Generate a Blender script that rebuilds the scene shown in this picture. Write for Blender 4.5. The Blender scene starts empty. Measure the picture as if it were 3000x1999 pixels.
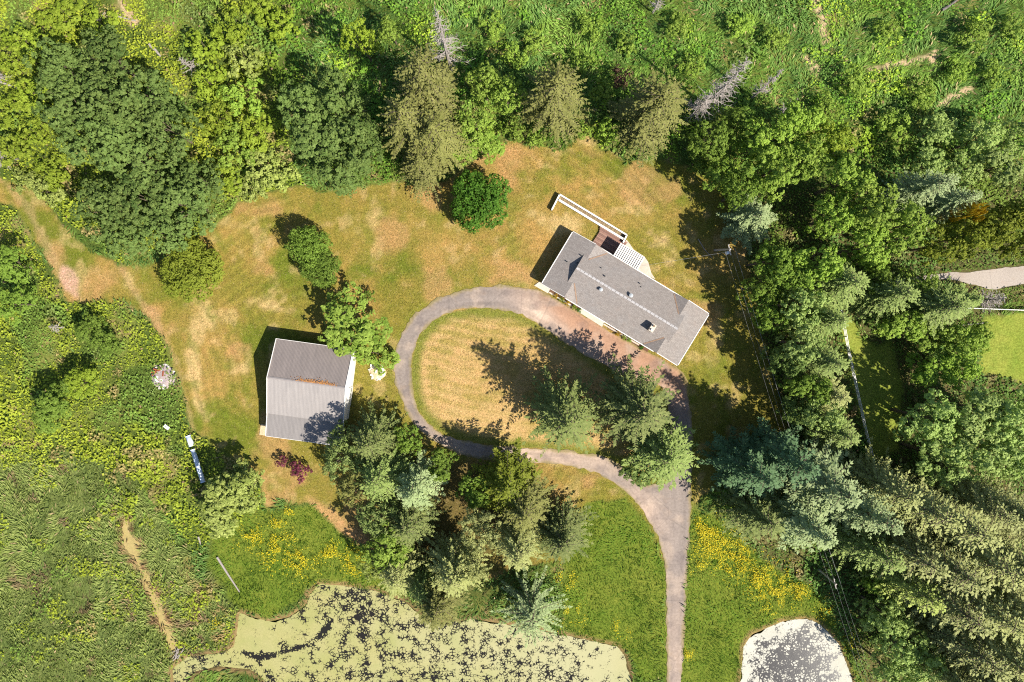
import bpy, math, random
import numpy as np
from mathutils import Vector, Matrix
from mathutils.geometry import delaunay_2d_cdt

# ------------------------------------------------------------------ camera, sky, sun
S = bpy.context.scene
COL = S.collection
CAM_H, TILT = 120.0, math.radians(2.2)
VW, VH = 2353.0, 1568.0              # picture units used for laying out the site plan
FPX = VW * 24.0 / 36.0
cam = bpy.data.cameras.new('camera'); cam.lens = 24; cam.sensor_width = 36
cam.clip_end = 3000
camo = bpy.data.objects.new('camera', cam); COL.objects.link(camo)
camo.location = (0, 0, CAM_H); camo.rotation_euler = (-TILT, 0, 0)
S.camera = camo

SUN_EL = math.radians(47.0)
SUN_DIR = Vector((0.80, -0.60, 0)).normalized()          # ground direction towards the sun
w = bpy.data.worlds.new('World'); S.world = w; w.use_nodes = True
nt = w.node_tree; bg = nt.nodes['Background']
sky = nt.nodes.new('ShaderNodeTexSky'); sky.sky_type = 'NISHITA'; sky.sun_disc = False
sky.sun_elevation = SUN_EL; sky.sun_rotation = math.atan2(SUN_DIR.x, SUN_DIR.y)
sky.air_density = 1.0; sky.dust_density = 0.6
nt.links.new(sky.outputs[0], bg.inputs[0]); bg.inputs[1].default_value = 0.08
sl = bpy.data.lights.new('sun', 'SUN'); sl.energy = 5.0; sl.angle = math.radians(0.53); sl.color = (1.0, 0.94, 0.83)
so = bpy.data.objects.new('sun', sl); COL.objects.link(so)
ldir = Vector((-SUN_DIR.x * math.cos(SUN_EL), -SUN_DIR.y * math.cos(SUN_EL), -math.sin(SUN_EL)))
so.rotation_euler = ldir.to_track_quat('-Z', 'Y').to_euler(); so.location = (60, -50, 90)
S.view_settings.view_transform = 'Standard'; S.view_settings.look = 'None'
S.view_settings.exposure = 0.65; S.view_settings.gamma = 1.0
S.cycles.use_denoising = False; S.cycles.filter_width = 1.1; S.cycles.max_bounces = 5; S.cycles.diffuse_bounces = 3; S.cycles.transmission_bounces = 3
S.cycles.transparent_max_bounces = 4; S.cycles.caustics_reflective = False; S.cycles.caustics_refractive = False

random.seed(7); RNG = np.random.default_rng(7)
ca, sa = math.cos(-TILT), math.sin(-TILT)

def at(u, v, z=0.0):
    """Plan point (u, v) on the level z, in metres."""
    dx, dy, dz = u - VW / 2, -(v - VH / 2), -FPX
    y = dy * ca - dz * sa; zz = dy * sa + dz * ca
    t = (CAM_H - z) / -zz
    return Vector((dx * t, y * t, z))

def plan(x, y, z=0.0):
    """Inverse of at() for arrays on level z."""
    X, Y, Z = x, y, z - CAM_H
    yc = Y * ca + Z * sa; zc = -Y * sa + Z * ca
    return VW / 2 + X * FPX / -zc, VH / 2 - yc * FPX / -zc

def sv(x, y): return x * VW / 3000.0, y * VW / 3000.0
def ats(x, y, z=0.0): return at(*sv(x, y), z)
PPM = FPX / CAM_H

# ------------------------------------------------------------------ noise and polygons
_tabs = {}
def vnoise(x, y, seed):
    if seed not in _tabs: _tabs[seed] = np.random.default_rng(seed + 1000).random((256, 256))
    T = _tabs[seed]
    xi, yi = np.floor(x).astype(int), np.floor(y).astype(int)
    fx, fy = x - xi, y - yi
    fx = fx * fx * (3 - 2 * fx); fy = fy * fy * (3 - 2 * fy)
    a, b = xi & 255, (xi + 1) & 255; c, d = yi & 255, (yi + 1) & 255
    return (T[a, c] * (1 - fx) + T[b, c] * fx) * (1 - fy) + (T[a, d] * (1 - fx) + T[b, d] * fx) * fy

def fbm(x, y, scale, seed=0, octv=4, rough=0.5):
    r = np.zeros_like(np.asarray(x, float)); a = 1.0; s = 0.0; f = 1.0 / scale
    for o in range(octv):
        r = r + a * vnoise(x * f + 37.1 * o, y * f + 11.7 * o, seed + o); s += a; a *= rough; f *= 2.03
    return r / s

def sstep(a, b, x):
    t = np.clip((x - a) / (b - a), 0, 1); return t * t * (3 - 2 * t)

def sdf(poly, u, v):
    """Signed distance to a polygon, negative inside; same units as u, v."""
    p = np.asarray(poly, float); d = np.full(np.shape(u), 1e9); ins = np.zeros(np.shape(u), bool)
    n = len(p)
    for i in range(n):
        ax, ay = p[i]; bx, by = p[(i + 1) % n]
        ex, ey = bx - ax, by - ay
        t = np.clip(((u - ax) * ex + (v - ay) * ey) / (ex * ex + ey * ey + 1e-9), 0, 1)
        d = np.minimum(d, np.hypot(u - ax - t * ex, v - ay - t * ey))
        c = ((ay > v) != (by > v)) & (u < ex * (v - ay) / (ey if abs(ey) > 1e-9 else 1e-9) + ax)
        ins ^= c
    return np.where(ins, -d, d)

def pdist(path, u, v):
    p = np.asarray(path, float); d = np.full(np.shape(u), 1e9)
    for i in range(len(p) - 1):
        ax, ay = p[i]; bx, by = p[i + 1]; ex, ey = bx - ax, by - ay
        t = np.clip(((u - ax) * ex + (v - ay) * ey) / (ex * ex + ey * ey + 1e-9), 0, 1)
        d = np.minimum(d, np.hypot(u - ax - t * ex, v - ay - t * ey))
    return d

def blob(u, v, cx, cy, rx, ry=None, ang=0.0):
    ry = ry or rx; c, s = math.cos(math.radians(ang)), math.sin(math.radians(ang))
    a, b = (u - cx) * c + (v - cy) * s, -(u - cx) * s + (v - cy) * c
    return np.exp(-((a / rx) ** 2 + (b / ry) ** 2))

def smooth_poly(poly, step=8.0, jit=0.0, seed=1):
    p = np.asarray(poly, float); n = len(p); out = []
    for i in range(n):
        p0, p1, p2, p3 = p[i - 1], p[i], p[(i + 1) % n], p[(i + 2) % n]
        k = max(1, int(np.hypot(*(p2 - p1)) / step))
        for j in range(k):
            t = j / k
            out.append(0.5 * (2 * p1 + (p2 - p0) * t + (2 * p0 - 5 * p1 + 4 * p2 - p3) * t * t + (3 * p1 - p0 - 3 * p2 + p3) * t ** 3))
    out = np.array(out)
    if jit:
        out[:, 0] += (fbm(out[:, 0], out[:, 1], 14, seed, 3) - .5) * jit
        out[:, 1] += (fbm(out[:, 0], out[:, 1], 14, seed + 9, 3) - .5) * jit
    return out

# ------------------------------------------------------------------ mesh helpers
def mesh_np(name, verts, faces, attrs=None, mat=None, smooth=False):
    """faces: (M,3) or (M,4) int array."""
    verts = np.asarray(verts, np.float32); faces = np.asarray(faces, np.int32)
    me = bpy.data.meshes.new(name); k = faces.shape[1]
    me.vertices.add(len(verts)); me.vertices.foreach_set('co', verts.ravel())
    me.loops.add(faces.size); me.loops.foreach_set('vertex_index', faces.ravel())
    me.polygons.add(len(faces)); me.polygons.foreach_set('loop_start', np.arange(0, faces.size, k, dtype=np.int32))
    me.update(calc_edges=True)
    for an, av in (attrs or {}).items():
        av = np.asarray(av, np.float32)
        if av.ndim == 1:
            a = me.attributes.new(an, 'FLOAT', 'POINT'); a.data.foreach_set('value', av)
        else:
            a = me.attributes.new(an, 'FLOAT_COLOR', 'POINT')
            a.data.foreach_set('color', np.column_stack([av, np.ones(len(av))]).astype(np.float32).ravel())
    if mat: me.materials.append(mat)
    if smooth: me.polygons.foreach_set('use_smooth', np.ones(len(faces), bool))
    return me

class MB:
    """Collects polygons for ONE mesh object."""
    def __init__(s): s.v = []; s.f = []
    def poly(s, pts, faces):
        o = len(s.v); s.v += [tuple(p) for p in pts]; s.f += [tuple(i + o for i in f) for f in faces]; return s
    def box(s, c, d, rz=0.0, rx=0.0, ry=0.0):
        m = Matrix.Translation(c) @ Matrix.Rotation(rz, 4, 'Z') @ Matrix.Rotation(ry, 4, 'Y') @ Matrix.Rotation(rx, 4, 'X')
        pts = [m @ Vector((x * d[0] / 2, y * d[1] / 2, z * d[2] / 2)) for x in (-1, 1) for y in (-1, 1) for z in (-1, 1)]
        return s.poly(pts, [(0, 1, 3, 2), (4, 6, 7, 5), (0, 4, 5, 1), (2, 3, 7, 6), (0, 2, 6, 4), (1, 5, 7, 3)])
    def beam(s, a, b, wd, ht, up=Vector((0, 0, 1))):
        a, b = Vector(a), Vector(b); d = (b - a).normalized(); sd = d.cross(up).normalized(); uu = sd.cross(d)
        pts = [p + sd * (x * wd / 2) + uu * (z * ht / 2) for p in (a, b) for x in (-1, 1) for z in (-1, 1)]
        return s.poly(pts, [(0, 2, 3, 1), (4, 5, 7, 6), (0, 1, 5, 4), (2, 6, 7, 3), (0, 4, 6, 2), (1, 3, 7, 5)])
    def slab(s, top, th, nrm=Vector((0, 0, 1))):
        n = len(top); top = [Vector(p) for p in top]; bot = [p - nrm * th for p in top]
        return s.poly(top + bot, [tuple(range(n)), tuple(range(2 * n - 1, n - 1, -1))] + [(i, i + n, (i + 1) % n + n, (i + 1) % n) for i in range(n)])
    def tube(s, pts, rad, sides=8, cap=True):
        pts = [Vector(p) for p in pts]; o = len(s.v); n = len(pts)
        for i, p in enumerate(pts):
            d = (pts[min(i + 1, n - 1)] - pts[max(i - 1, 0)]).normalized()
            a = d.orthogonal().normalized() if i == 0 else (a - d * a.dot(d)).normalized()
            b = d.cross(a)
            for k in range(sides):
                t = 2 * math.pi * k / sides; s.v.append(tuple(p + (a * math.cos(t) + b * math.sin(t)) * rad[i]))
        for i in range(n - 1):
            for k in range(sides):
                q = (k + 1) % sides; s.f.append((o + i * sides + k, o + i * sides + q, o + (i + 1) * sides + q, o + (i + 1) * sides + k))
        if cap:
            s.f.append(tuple(o + k for k in reversed(range(sides)))); s.f.append(tuple(o + (n - 1) * sides + k for k in range(sides)))
        return s
    def mesh(s, name, mat, smooth=False):
        me = bpy.data.meshes.new(name); me.from_pydata(s.v, [], s.f); me.update()
        if mat: me.materials.append(mat)
        if smooth: me.polygons.foreach_set('use_smooth', [True] * len(me.polygons))
        return me
    def obj(s, name, mat, parent=None, smooth=False): return link(name, s.mesh(name, mat, smooth), parent)

def link(name, data, parent=None, loc=None):
    o = bpy.data.objects.new(name, data); COL.objects.link(o)
    if parent: o.parent = parent
    if loc is not None: o.location = loc
    return o
def tag(o, label=None, cat=None, group=None, kind=None):
    for k, x in (('label', label), ('category', cat), ('group', group), ('kind', kind)):
        if x: o[k] = x
    return o
def thing(name, loc, label, cat, group=None, rz=0.0):
    o = link(name, None, None, loc); o.rotation_euler = (0, 0, rz); o.empty_display_size = 0.3
    return tag(o, label, cat, group)

# ------------------------------------------------------------------ materials
def newmat(name):
    m = bpy.data.materials.new(name); m.use_nodes = True; n = m.node_tree; n.nodes.clear()
    out = n.nodes.new('ShaderNodeOutputMaterial'); return m, n, out
def N(n, t, **kw):
    x = n.nodes.new(t)
    for k, v in kw.items(): setattr(x, k, v)
    return x
def mixc(n, fac, a, b, typ='MIX'):
    x = N(n, 'ShaderNodeMix', data_type='RGBA', blend_type=typ)
    for sock, val in ((x.inputs[0], fac), (x.inputs[6], a), (x.inputs[7], b)):
        if isinstance(val, bpy.types.NodeSocket): n.links.new(val, sock)
        elif isinstance(val, (int, float)): sock.default_value = val
        else: sock.default_value = (*val, 1)
    return x.outputs[2]
def noise(n, scale, detail=4, rough=.55, coord=None, typ=None):
    x = N(n, 'ShaderNodeTexNoise'); x.inputs['Scale'].default_value = scale; x.inputs['Detail'].default_value = detail
    x.inputs['Roughness'].default_value = rough
    if coord is not None: n.links.new(coord, x.inputs['Vector'])
    return x.outputs['Fac']
def rng_(n, val, a, b, c=0.0, d=1.0):
    x = N(n, 'ShaderNodeMapRange'); n.links.new(val, x.inputs[0])
    for i, q in enumerate((a, b, c, d)): x.inputs[i + 1].default_value = q
    return x.outputs[0]
def geo_pos(n): return N(n, 'ShaderNodeNewGeometry').outputs['Position']
def obj_pos(n): return N(n, 'ShaderNodeTexCoord').outputs['Object']
def bump(n, h, strength, dist):
    b = N(n, 'ShaderNodeBump'); b.inputs['Strength'].default_value = strength; b.inputs['Distance'].default_value = dist
    n.links.new(h, b.inputs['Height']); return b.outputs[0]
def principled(n, out, col, rough=.8, nrm=None, spec=.3, metal=0.0):
    p = N(n, 'ShaderNodeBsdfPrincipled')
    for sock, val in ((p.inputs['Base Color'], col), (p.inputs['Roughness'], rough)):
        if isinstance(val, bpy.types.NodeSocket): n.links.new(val, sock)
        elif isinstance(val, (int, float)): sock.default_value = val
        else: sock.default_value = (*val, 1)
    p.inputs['Specular IOR Level'].default_value = spec; p.inputs['Metallic'].default_value = metal
    if nrm is not None: n.links.new(nrm, p.inputs['Normal'])
    n.links.new(p.outputs[0], out.inputs[0]); return p

def mat_ground():
    """Soil and turf: the plan colour of each spot, broken up by grain."""
    m, n, out = newmat('turf'); pos = geo_pos(n)
    at_ = N(n, 'ShaderNodeAttribute', attribute_name='col').outputs['Color']
    f1 = noise(n, 3.2, 5, .7, pos); f2 = noise(n, .55, 5, .65, pos); f3 = noise(n, 9.0, 3, .7, pos)
    k = mixc(n, rng_(n, f1, .3, .7), (.62, .60, .50), (1.38, 1.36, 1.42))
    c = mixc(n, 1.0, at_, k, 'MULTIPLY')
    c = mixc(n, 1.0, c, mixc(n, rng_(n, f2, .3, .7), (.82, .90, .80), (1.18, 1.08, 1.12)), 'MULTIPLY')
    c = mixc(n, 1.0, c, mixc(n, rng_(n, f3, .3, .7), (.78, .78, .74), (1.22, 1.2, 1.2)), 'MULTIPLY')
    principled(n, out, c, .95, bump(n, f1, .55, .22), .1); return m

def mat_foliage(name, c1, c2, c3=None, trans=None, obj_var=.16):
    """Leaves: per-leaf shade between c1 and c2, per-plant drift towards c3."""
    m, n, out = newmat(name)
    var = N(n, 'ShaderNodeAttribute', attribute_name='var').outputs['Fac']
    rnd = N(n, 'ShaderNodeObjectInfo').outputs['Random']
    c = mixc(n, var, c1, c2)
    if c3: c = mixc(n, rng_(n, rnd, 0, 1, 0, .6), c, c3)
    c = mixc(n, 1.0, c, mixc(n, rnd, (1 - obj_var,) * 3, (1 + obj_var,) * 3), 'MULTIPLY')
    return leaf_out(m, n, out, c, (.10 if name.startswith('needle') else .24) if trans is None else trans)
def leaf_out(m, n, out, c, trans):
    d = N(n, 'ShaderNodeBsdfPrincipled'); n.links.new(c, d.inputs['Base Color']); d.inputs['Roughness'].default_value = .6
    d.inputs['Specular IOR Level'].default_value = .10
    t = N(n, 'ShaderNodeBsdfTranslucent'); n.links.new(mixc(n, 1.0, c, (1.1, 1.15, .7), 'MULTIPLY'), t.inputs[0])
    x = N(n, 'ShaderNodeMixShader'); x.inputs[0].default_value = trans
    n.links.new(d.outputs[0], x.inputs[1]); n.links.new(t.outputs[0], x.inputs[2]); n.links.new(x.outputs[0], out.inputs[0])
    return m
def mat_cover(name, trans=.3):
    m, n, out = newmat(name)
    return leaf_out(m, n, out, N(n, 'ShaderNodeAttribute', attribute_name='col').outputs['Color'], trans)
def mat_bark(name, c1, c2):
    m, n, out = newmat(name); f = noise(n, 6, 4, .6, obj_pos(n))
    principled(n, out, mixc(n, rng_(n, f, .3, .7), c1, c2), .9, bump(n, f, .5, .03), .1); return m
def mat_plain(name, c, rough=.7, var=.12, scale=4.0, spec=.3, metal=0.0, grime=None):
    m, n, out = newmat(name); p = obj_pos(n); f = noise(n, scale, 5, .6, p); g = noise(n, scale * .2, 4, .6, p)
    lo = tuple(x * (1 - var) for x in c); hi = tuple(min(1, x * (1 + var)) for x in c)
    col = mixc(n, rng_(n, f, .3, .7), lo, hi)
    if grime: col = mixc(n, rng_(n, g, .45, .75, 0, .7), col, grime)
    principled(n, out, col, rough, bump(n, f, .15, .02), spec, metal); return m

def mat_shingle():
    m, n, out = newmat('roof_shingle'); p = obj_pos(n)
    b = N(n, 'ShaderNodeTexBrick'); n.links.new(p, b.inputs['Vector']); b.offset = .5
    for i, cc in ((1, (.245, .216, .200)), (2, (.305, .272, .252)), (3, (.20, .175, .162))): b.inputs[i].default_value = (*cc, 1)
    b.inputs['Scale'].default_value = 1.0; b.inputs['Mortar Size'].default_value = .012
    b.inputs['Brick Width'].default_value = .42; b.inputs['Row Height'].default_value = .22
    f = noise(n, 1.1, 5, .65, p); g = noise(n, .35, 4, .6, p); h = noise(n, 7, 3, .7, p)
    c = mixc(n, 1.0, b.outputs[0], mixc(n, rng_(n, h, .3, .7), (.78,) * 3, (1.22,) * 3), 'MULTIPLY')
    c = mixc(n, rng_(n, f, .55, .8, 0, .35), c, (.33, .24, .20))
    c = mixc(n, rng_(n, g, .5, .75, 0, .30), c, (.27, .27, .28))
    principled(n, out, c, .9, bump(n, b.outputs[1], .2, .02), .15); return m

def mat_metal_roof(name, c1, c2):
    m, n, out = newmat(name); p = obj_pos(n)
    mp = N(n, 'ShaderNodeMapping'); n.links.new(p, mp.inputs[0]); mp.inputs['Scale'].default_value = (2.2, .16, 1)
    f = noise(n, 1.0, 5, .6, mp.outputs[0]); g = noise(n, .5, 4, .6, p); h = noise(n, 5, 4, .7, p)
    c = mixc(n, rng_(n, f, .3, .7), c1, c2)
    c = mixc(n, 1.0, c, mixc(n, rng_(n, h, .3, .7), (.93,) * 3, (1.07,) * 3), 'MULTIPLY')
    c = mixc(n, rng_(n, g, .6, .8, 0, .35), c, (.36, .30, .27))
    principled(n, out, c, .75, None, .2); return m

def mat_paving(name, bscale=2.5):
    """Worn asphalt or gravel under drifted needles: plan colour plus grain and cracks."""
    m, n, out = newmat(name); pos = geo_pos(n)
    at_ = N(n, 'ShaderNodeAttribute', attribute_name='col').outputs['Color']
    f = noise(n, bscale, 6, .7, pos); g = noise(n, .45, 5, .6, pos); h = noise(n, 12, 3, .7, pos)
    c = mixc(n, 1.0, at_, mixc(n, rng_(n, f, .3, .7), (.80, .79, .78), (1.2, 1.2, 1.2)), 'MULTIPLY')
    c = mixc(n, 1.0, c, mixc(n, rng_(n, h, .3, .7), (.86,) * 3, (1.14,) * 3), 'MULTIPLY')
    c = mixc(n, rng_(n, g, .56, .72, 0, .35), c, (.36, .25, .18))
    v = N(n, 'ShaderNodeTexVoronoi', feature='DISTANCE_TO_EDGE'); n.links.new(mixc(n, .6, pos, N(n, 'ShaderNodeTexNoise').outputs['Color'], 'ADD'), v.inputs['Vector']); v.inputs['Scale'].default_value = .12
    c = mixc(n, rng_(n, v.outputs[0], .0, .012, .25, 0), c, (.09, .08, .075))
    principled(n, out, c, .92, bump(n, f, .3, .04), .15); return m

def mat_pond(name, cover, water, thr, scum, wr):
    """Dark water with drifting mats of duckweed."""
    m, n, out = newmat(name); pos = geo_pos(n)
    at_ = N(n, 'ShaderNodeAttribute', attribute_name='col').outputs['Color']
    sp = N(n, 'ShaderNodeSeparateColor'); n.links.new(at_, sp.inputs[0])
    wp = N(n, 'ShaderNodeTexNoise'); n.links.new(pos, wp.inputs['Vector']); wp.inputs['Scale'].default_value = .9; wp.inputs['Detail'].default_value = 5
    vv = mixc(n, .35, pos, wp.outputs['Color'], 'ADD')
    f = noise(n, .55, 8, .68, vv); f2 = noise(n, 4.2, 7, .78, vv)
    vo = N(n, 'ShaderNodeTexVoronoi', feature='DISTANCE_TO_EDGE'); n.links.new(vv, vo.inputs['Vector']); vo.inputs['Scale'].default_value = 1.9
    a = N(n, 'ShaderNodeMath', operation='MULTIPLY_ADD'); n.links.new(f2, a.inputs[0]); a.inputs[1].default_value = .30; n.links.new(f, a.inputs[2])
    a2 = N(n, 'ShaderNodeMath', operation='MULTIPLY_ADD'); n.links.new(rng_(n, vo.outputs[0], 0, .35, 0, 1), a2.inputs[0]); a2.inputs[1].default_value = .20; n.links.new(a.outputs[0], a2.inputs[2])
    s = N(n, 'ShaderNodeMath', operation='ADD'); n.links.new(a2.outputs[0], s.inputs[0]); n.links.new(sp.outputs[0], s.inputs[1])
    k = rng_(n, s.outputs[0], thr - .03, thr + .03)
    g = noise(n, 8, 4, .7, pos); h = noise(n, .25, 4, .6, pos)
    c1 = mixc(n, rng_(n, g, .3, .7), tuple(x * .78 for x in cover), tuple(min(1, x * 1.15) for x in cover)); c1 = mixc(n, rng_(n, f2, .35, .65, .45, 0), c1, tuple(x * .7 for x in scum))
    c1 = mixc(n, rng_(n, h, .4, .7, 0, .8), c1, scum); c1 = mixc(n, rng_(n, sp.outputs[1], 0, 1, 0, .6), c1, (.46, .435, .27))
    p1 = N(n, 'ShaderNodeBsdfPrincipled'); n.links.new(c1, p1.inputs['Base Color']); p1.inputs['Roughness'].default_value = .8
    p1.inputs['Specular IOR Level'].default_value = .2
    p2 = N(n, 'ShaderNodeBsdfPrincipled'); p2.inputs['Base Color'].default_value = (*water, 1); p2.inputs['Roughness'].default_value = wr
    p2.inputs['IOR'].default_value = 1.33; p2.inputs['Specular IOR Level'].default_value = .5
    n.links.new(bump(n, f2, .08, .1), p2.inputs['Normal'])
    x = N(n, 'ShaderNodeMixShader'); n.links.new(k, x.inputs[0]); n.links.new(p2.outputs[0], x.inputs[1]); n.links.new(p1.outputs[0], x.inputs[2])
    n.links.new(x.outputs[0], out.inputs[0]); return m

# ------------------------------------------------------------------ site plan outlines (picture units)
LAWN = [(-60, 395), (60, 425), (130, 500), (185, 565), (270, 610), (330, 615), (400, 590), (445, 550), (500, 510), (560, 460), (640, 440), (700, 425),
        (740, 440), (830, 430), (900, 420), (960, 425), (1030, 410), (1090, 375), (1130, 345), (1170, 322), (1230, 335), (1300, 345), (1345, 310), (1385, 345), (1430, 365), (1560, 372),
        (1640, 420), (1690, 500), (1720, 600), (1735, 700), (1770, 850), (1815, 1000), (1800, 1060), (1640, 1110), (1605, 1155), (1592, 1170), (1560, 1250),
        (1530, 1300), (1500, 1220), (1440, 1150), (1390, 1150), (1360, 1150), (1330, 1195), (1290, 1290), (1200, 1300), (1130, 1330), (1050, 1330), (1000, 1300), (880, 1280), (835, 1255), (770, 1210), (710, 1160),
        (650, 1150), (606, 1165), (600, 1110), (480, 1010), (437, 990), (425, 930), (412, 870), (385, 800), (350, 745), (310, 705), (260, 690), (190, 700), (150, 690), (115, 610), (85, 560), (40, 480), (-60, 440)]
ISLAND = [(945, 850), (948, 818), (958, 782), (976, 755), (1000, 735), (1032, 719), (1080, 709), (1130, 709), (1180, 718), (1222, 738), (1268, 768), (1320, 800), (1370, 828),
          (1430, 862), (1490, 885), (1523, 893), (1536, 970), (1544, 1050), (1532, 1105), (1490, 1116), (1460, 1108), (1442, 1083), (1397, 1052), (1308, 1037), (1168, 1026), (1110, 1020), (1060, 1010), (1010, 994), (984, 973), (961, 940), (949, 900)]
DRIVE = [(1533, 1660), (1533, 1560), (1531, 1400), (1528, 1300), (1514, 1240), (1482, 1183), (1440, 1132), (1390, 1097), (1320, 1073), (1260, 1066), (1180, 1060), (1100, 1054),
         (1050, 1044), (1000, 1015), (955, 980), (930, 940), (912, 892), (903, 852), (906, 820), (918, 780), (936, 745), (962, 714), (1002, 689), (1052, 670), (1110, 659), (1170, 658),
         (1215, 661), (1240, 668), (1300, 700), (1400, 760), (1560, 850), (1580, 900), (1590, 960), (1590, 1040), (1588, 1120), (1585, 1200), (1582, 1270), (1577, 1360), (1572, 1460), (1568, 1560), (1568, 1660)]
POND = [(547, 1409), (613, 1429), (663, 1419), (700, 1392), (712, 1365), (733, 1343), (784, 1347), (851, 1355), (931, 1384), (985, 1430), (1061, 1428), (1084, 1422), (1151, 1434), (1278, 1456), (1351, 1472),
        (1418, 1486), (1438, 1512), (1451, 1568), (1458, 1660), (640, 1660), (612, 1600), (602, 1560), (570, 1540), (500, 1534), (445, 1546), (425, 1572), (398, 1572), (394, 1538), (430, 1510), (500, 1502), (535, 1488), (545, 1440)]
POOL = [(1702, 1568), (1709, 1489), (1729, 1459), (1802, 1429), (1855, 1422), (1889, 1439), (1929, 1482), (1959, 1559), (1970, 1640), (1695, 1640)]
STREAM = [(278, 1180), (290, 1175), (300, 1225), (322, 1250), (335, 1310), (360, 1360), (385, 1410), (405, 1470), (418, 1500), (405, 1518), (388, 1500), (370, 1440), (350, 1400), (335, 1350), (312, 1300), (285, 1265), (282, 1230)]
ROAD = [(2060, 645), (2165, 628), (2240, 625), (2300, 616), (2360, 612), (2440, 608), (2440, 640), (2353, 652), (2285, 664), (2240, 656), (2170, 642), (2060, 662)]
GREEN_R = [(2262, 735), (2330, 722), (2440, 720), (2440, 900), (2353, 878), (2290, 862), (2250, 850)]
GREEN_S = [(1925, 735), (1955, 730), (1985, 780), (2020, 800), (2050, 780), (2075, 900), (2060, 1040), (2010, 1060), (1960, 920), (1940, 820)]
FLOWER_R = [(1600, 1180), (1640, 1205), (1700, 1250), (1740, 1310), (1790, 1340), (1850, 1350), (1840, 1368), (1780, 1362), (1720, 1335), (1650, 1310), (1595, 1300)]
MEADOW_M = [(1350, 1150), (1440, 1150), (1500, 1225), (1529, 1310), (1533, 1560), (1470, 1568), (1440, 1500), (1300, 1450), (1290, 1290)]
MEADOW_R = [(1592, 1170), (1640, 1190), (1760, 1290), (1900, 1370), (2000, 1600), (1560, 1600), (1575, 1400)]
MEADOW_L = [(490, 1230), (600, 1170), (710, 1165), (835, 1260), (930, 1370), (730, 1340), (620, 1425), (545, 1405), (480, 1300)]
FIELD = [(-60, 1060), (150, 1040), (290, 1080), (370, 1180), (430, 1300), (545, 1400), (540, 1490), (400, 1520), (380, 1640), (-60, 1640)]
# leafy bramble and willow scrub
BRAMBLE = [[(-60, 450), (40, 480), (100, 600), (150, 700), (260, 690), (350, 745), (410, 860), (430, 980), (480, 1010), (600, 1110), (600, 1165), (520, 1220), (450, 1270), (400, 1200), (330, 1120), (230, 1060), (100, 1060), (-60, 1080)],
           [(-60, -60), (760, -60), (740, 90), (690, 200), (660, 330), (700, 425), (560, 460), (500, 510), (440, 555), (270, 600), (130, 490), (-60, 400)],
           [(880, 420), (1090, 375), (1160, 320), (1250, 330), (1340, 310), (1400, 350), (1560, 370), (1580, 240), (1300, 200), (1100, 160), (900, 100), (760, 60), (740, 400)],
           [(1560, 240), (1800, 200), (2000, 260), (2200, 250), (2420, 200), (2420, 700), (2000, 700), (1740, 700), (1690, 500), (1600, 400)],
           [(1735, 700), (1960, 700), (2010, 1060), (1900, 1100), (1815, 1000)], [(2040, 640), (2260, 680), (2250, 850), (2420, 900), (2420, 1640), (2000, 1640), (1880, 1370), (1640, 1130), (1900, 1080), (2080, 1050)]]
RUTS = [[(0, 410), (60, 470), (110, 580), (150, 650), (185, 690)], [(265, 590), (300, 660), (370, 760), (420, 860)], [(410, 860), (424, 930), (440, 985)]]
TRACKS_TOP = [[(275, 0), (290, 30), (310, 50)], [(1870, -10), (1890, 40), (1900, 60)], [(1890, 60), (1900, 100)], [(2000, 160), (2080, 145), (2150, 125)], [(2140, 130), (2145, 165)], [(2165, 240), (2230, 200)], [(1850, 130), (1880, 165)]]
CLEAR_M = 1.0 / PPM

def warp(u, v, amp=14.0, sc=40.0):
    return u + (fbm(u, v, sc, 50, 4) - .5) * amp * 2, v + (fbm(u, v, sc, 60, 4) - .5) * amp * 2

def masks(u, v):
    uw, vw = warp(u, v, 11, 26)
    M = {}
    M['lawn'] = sstep(4, -4, sdf(LAWN, uw, vw))
    M['isl'] = sstep(2, -2, sdf(ISLAND, u, v))
    M['drive'] = np.maximum(sstep(1.5, -1.5, sdf(DRIVE, u, v)) - M['isl'], 0)
    M['pond'] = np.minimum(sdf(POND, u, v), sdf(POOL, u, v))
    M['stream'] = sdf(STREAM, uw, vw)
    M['road'] = sdf(ROAD, u, v)
    M['green'] = np.maximum(sstep(6, -6, sdf(GREEN_R, uw, vw)), sstep(6, -6, sdf(GREEN_S, uw, vw)))
    M['mm'] = sstep(5, -5, sdf(MEADOW_M, uw, vw)); M['mr'] = sstep(5, -5, sdf(MEADOW_R, uw, vw))
    M['ml'] = sstep(5, -5, sdf(MEADOW_L, uw, vw)); M['field'] = sstep(10, -10, sdf(FIELD, uw, vw))
    b = np.full(np.shape(u), 1e9)
    for p in BRAMBLE: b = np.minimum(b, sdf(p, uw, vw))
    M['bram'] = sstep(5, -5, b)
    return M

def mix(a, b, t): return a + (b - a) * t[..., None]
def C3(*c): return np.array(c, float)

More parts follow.
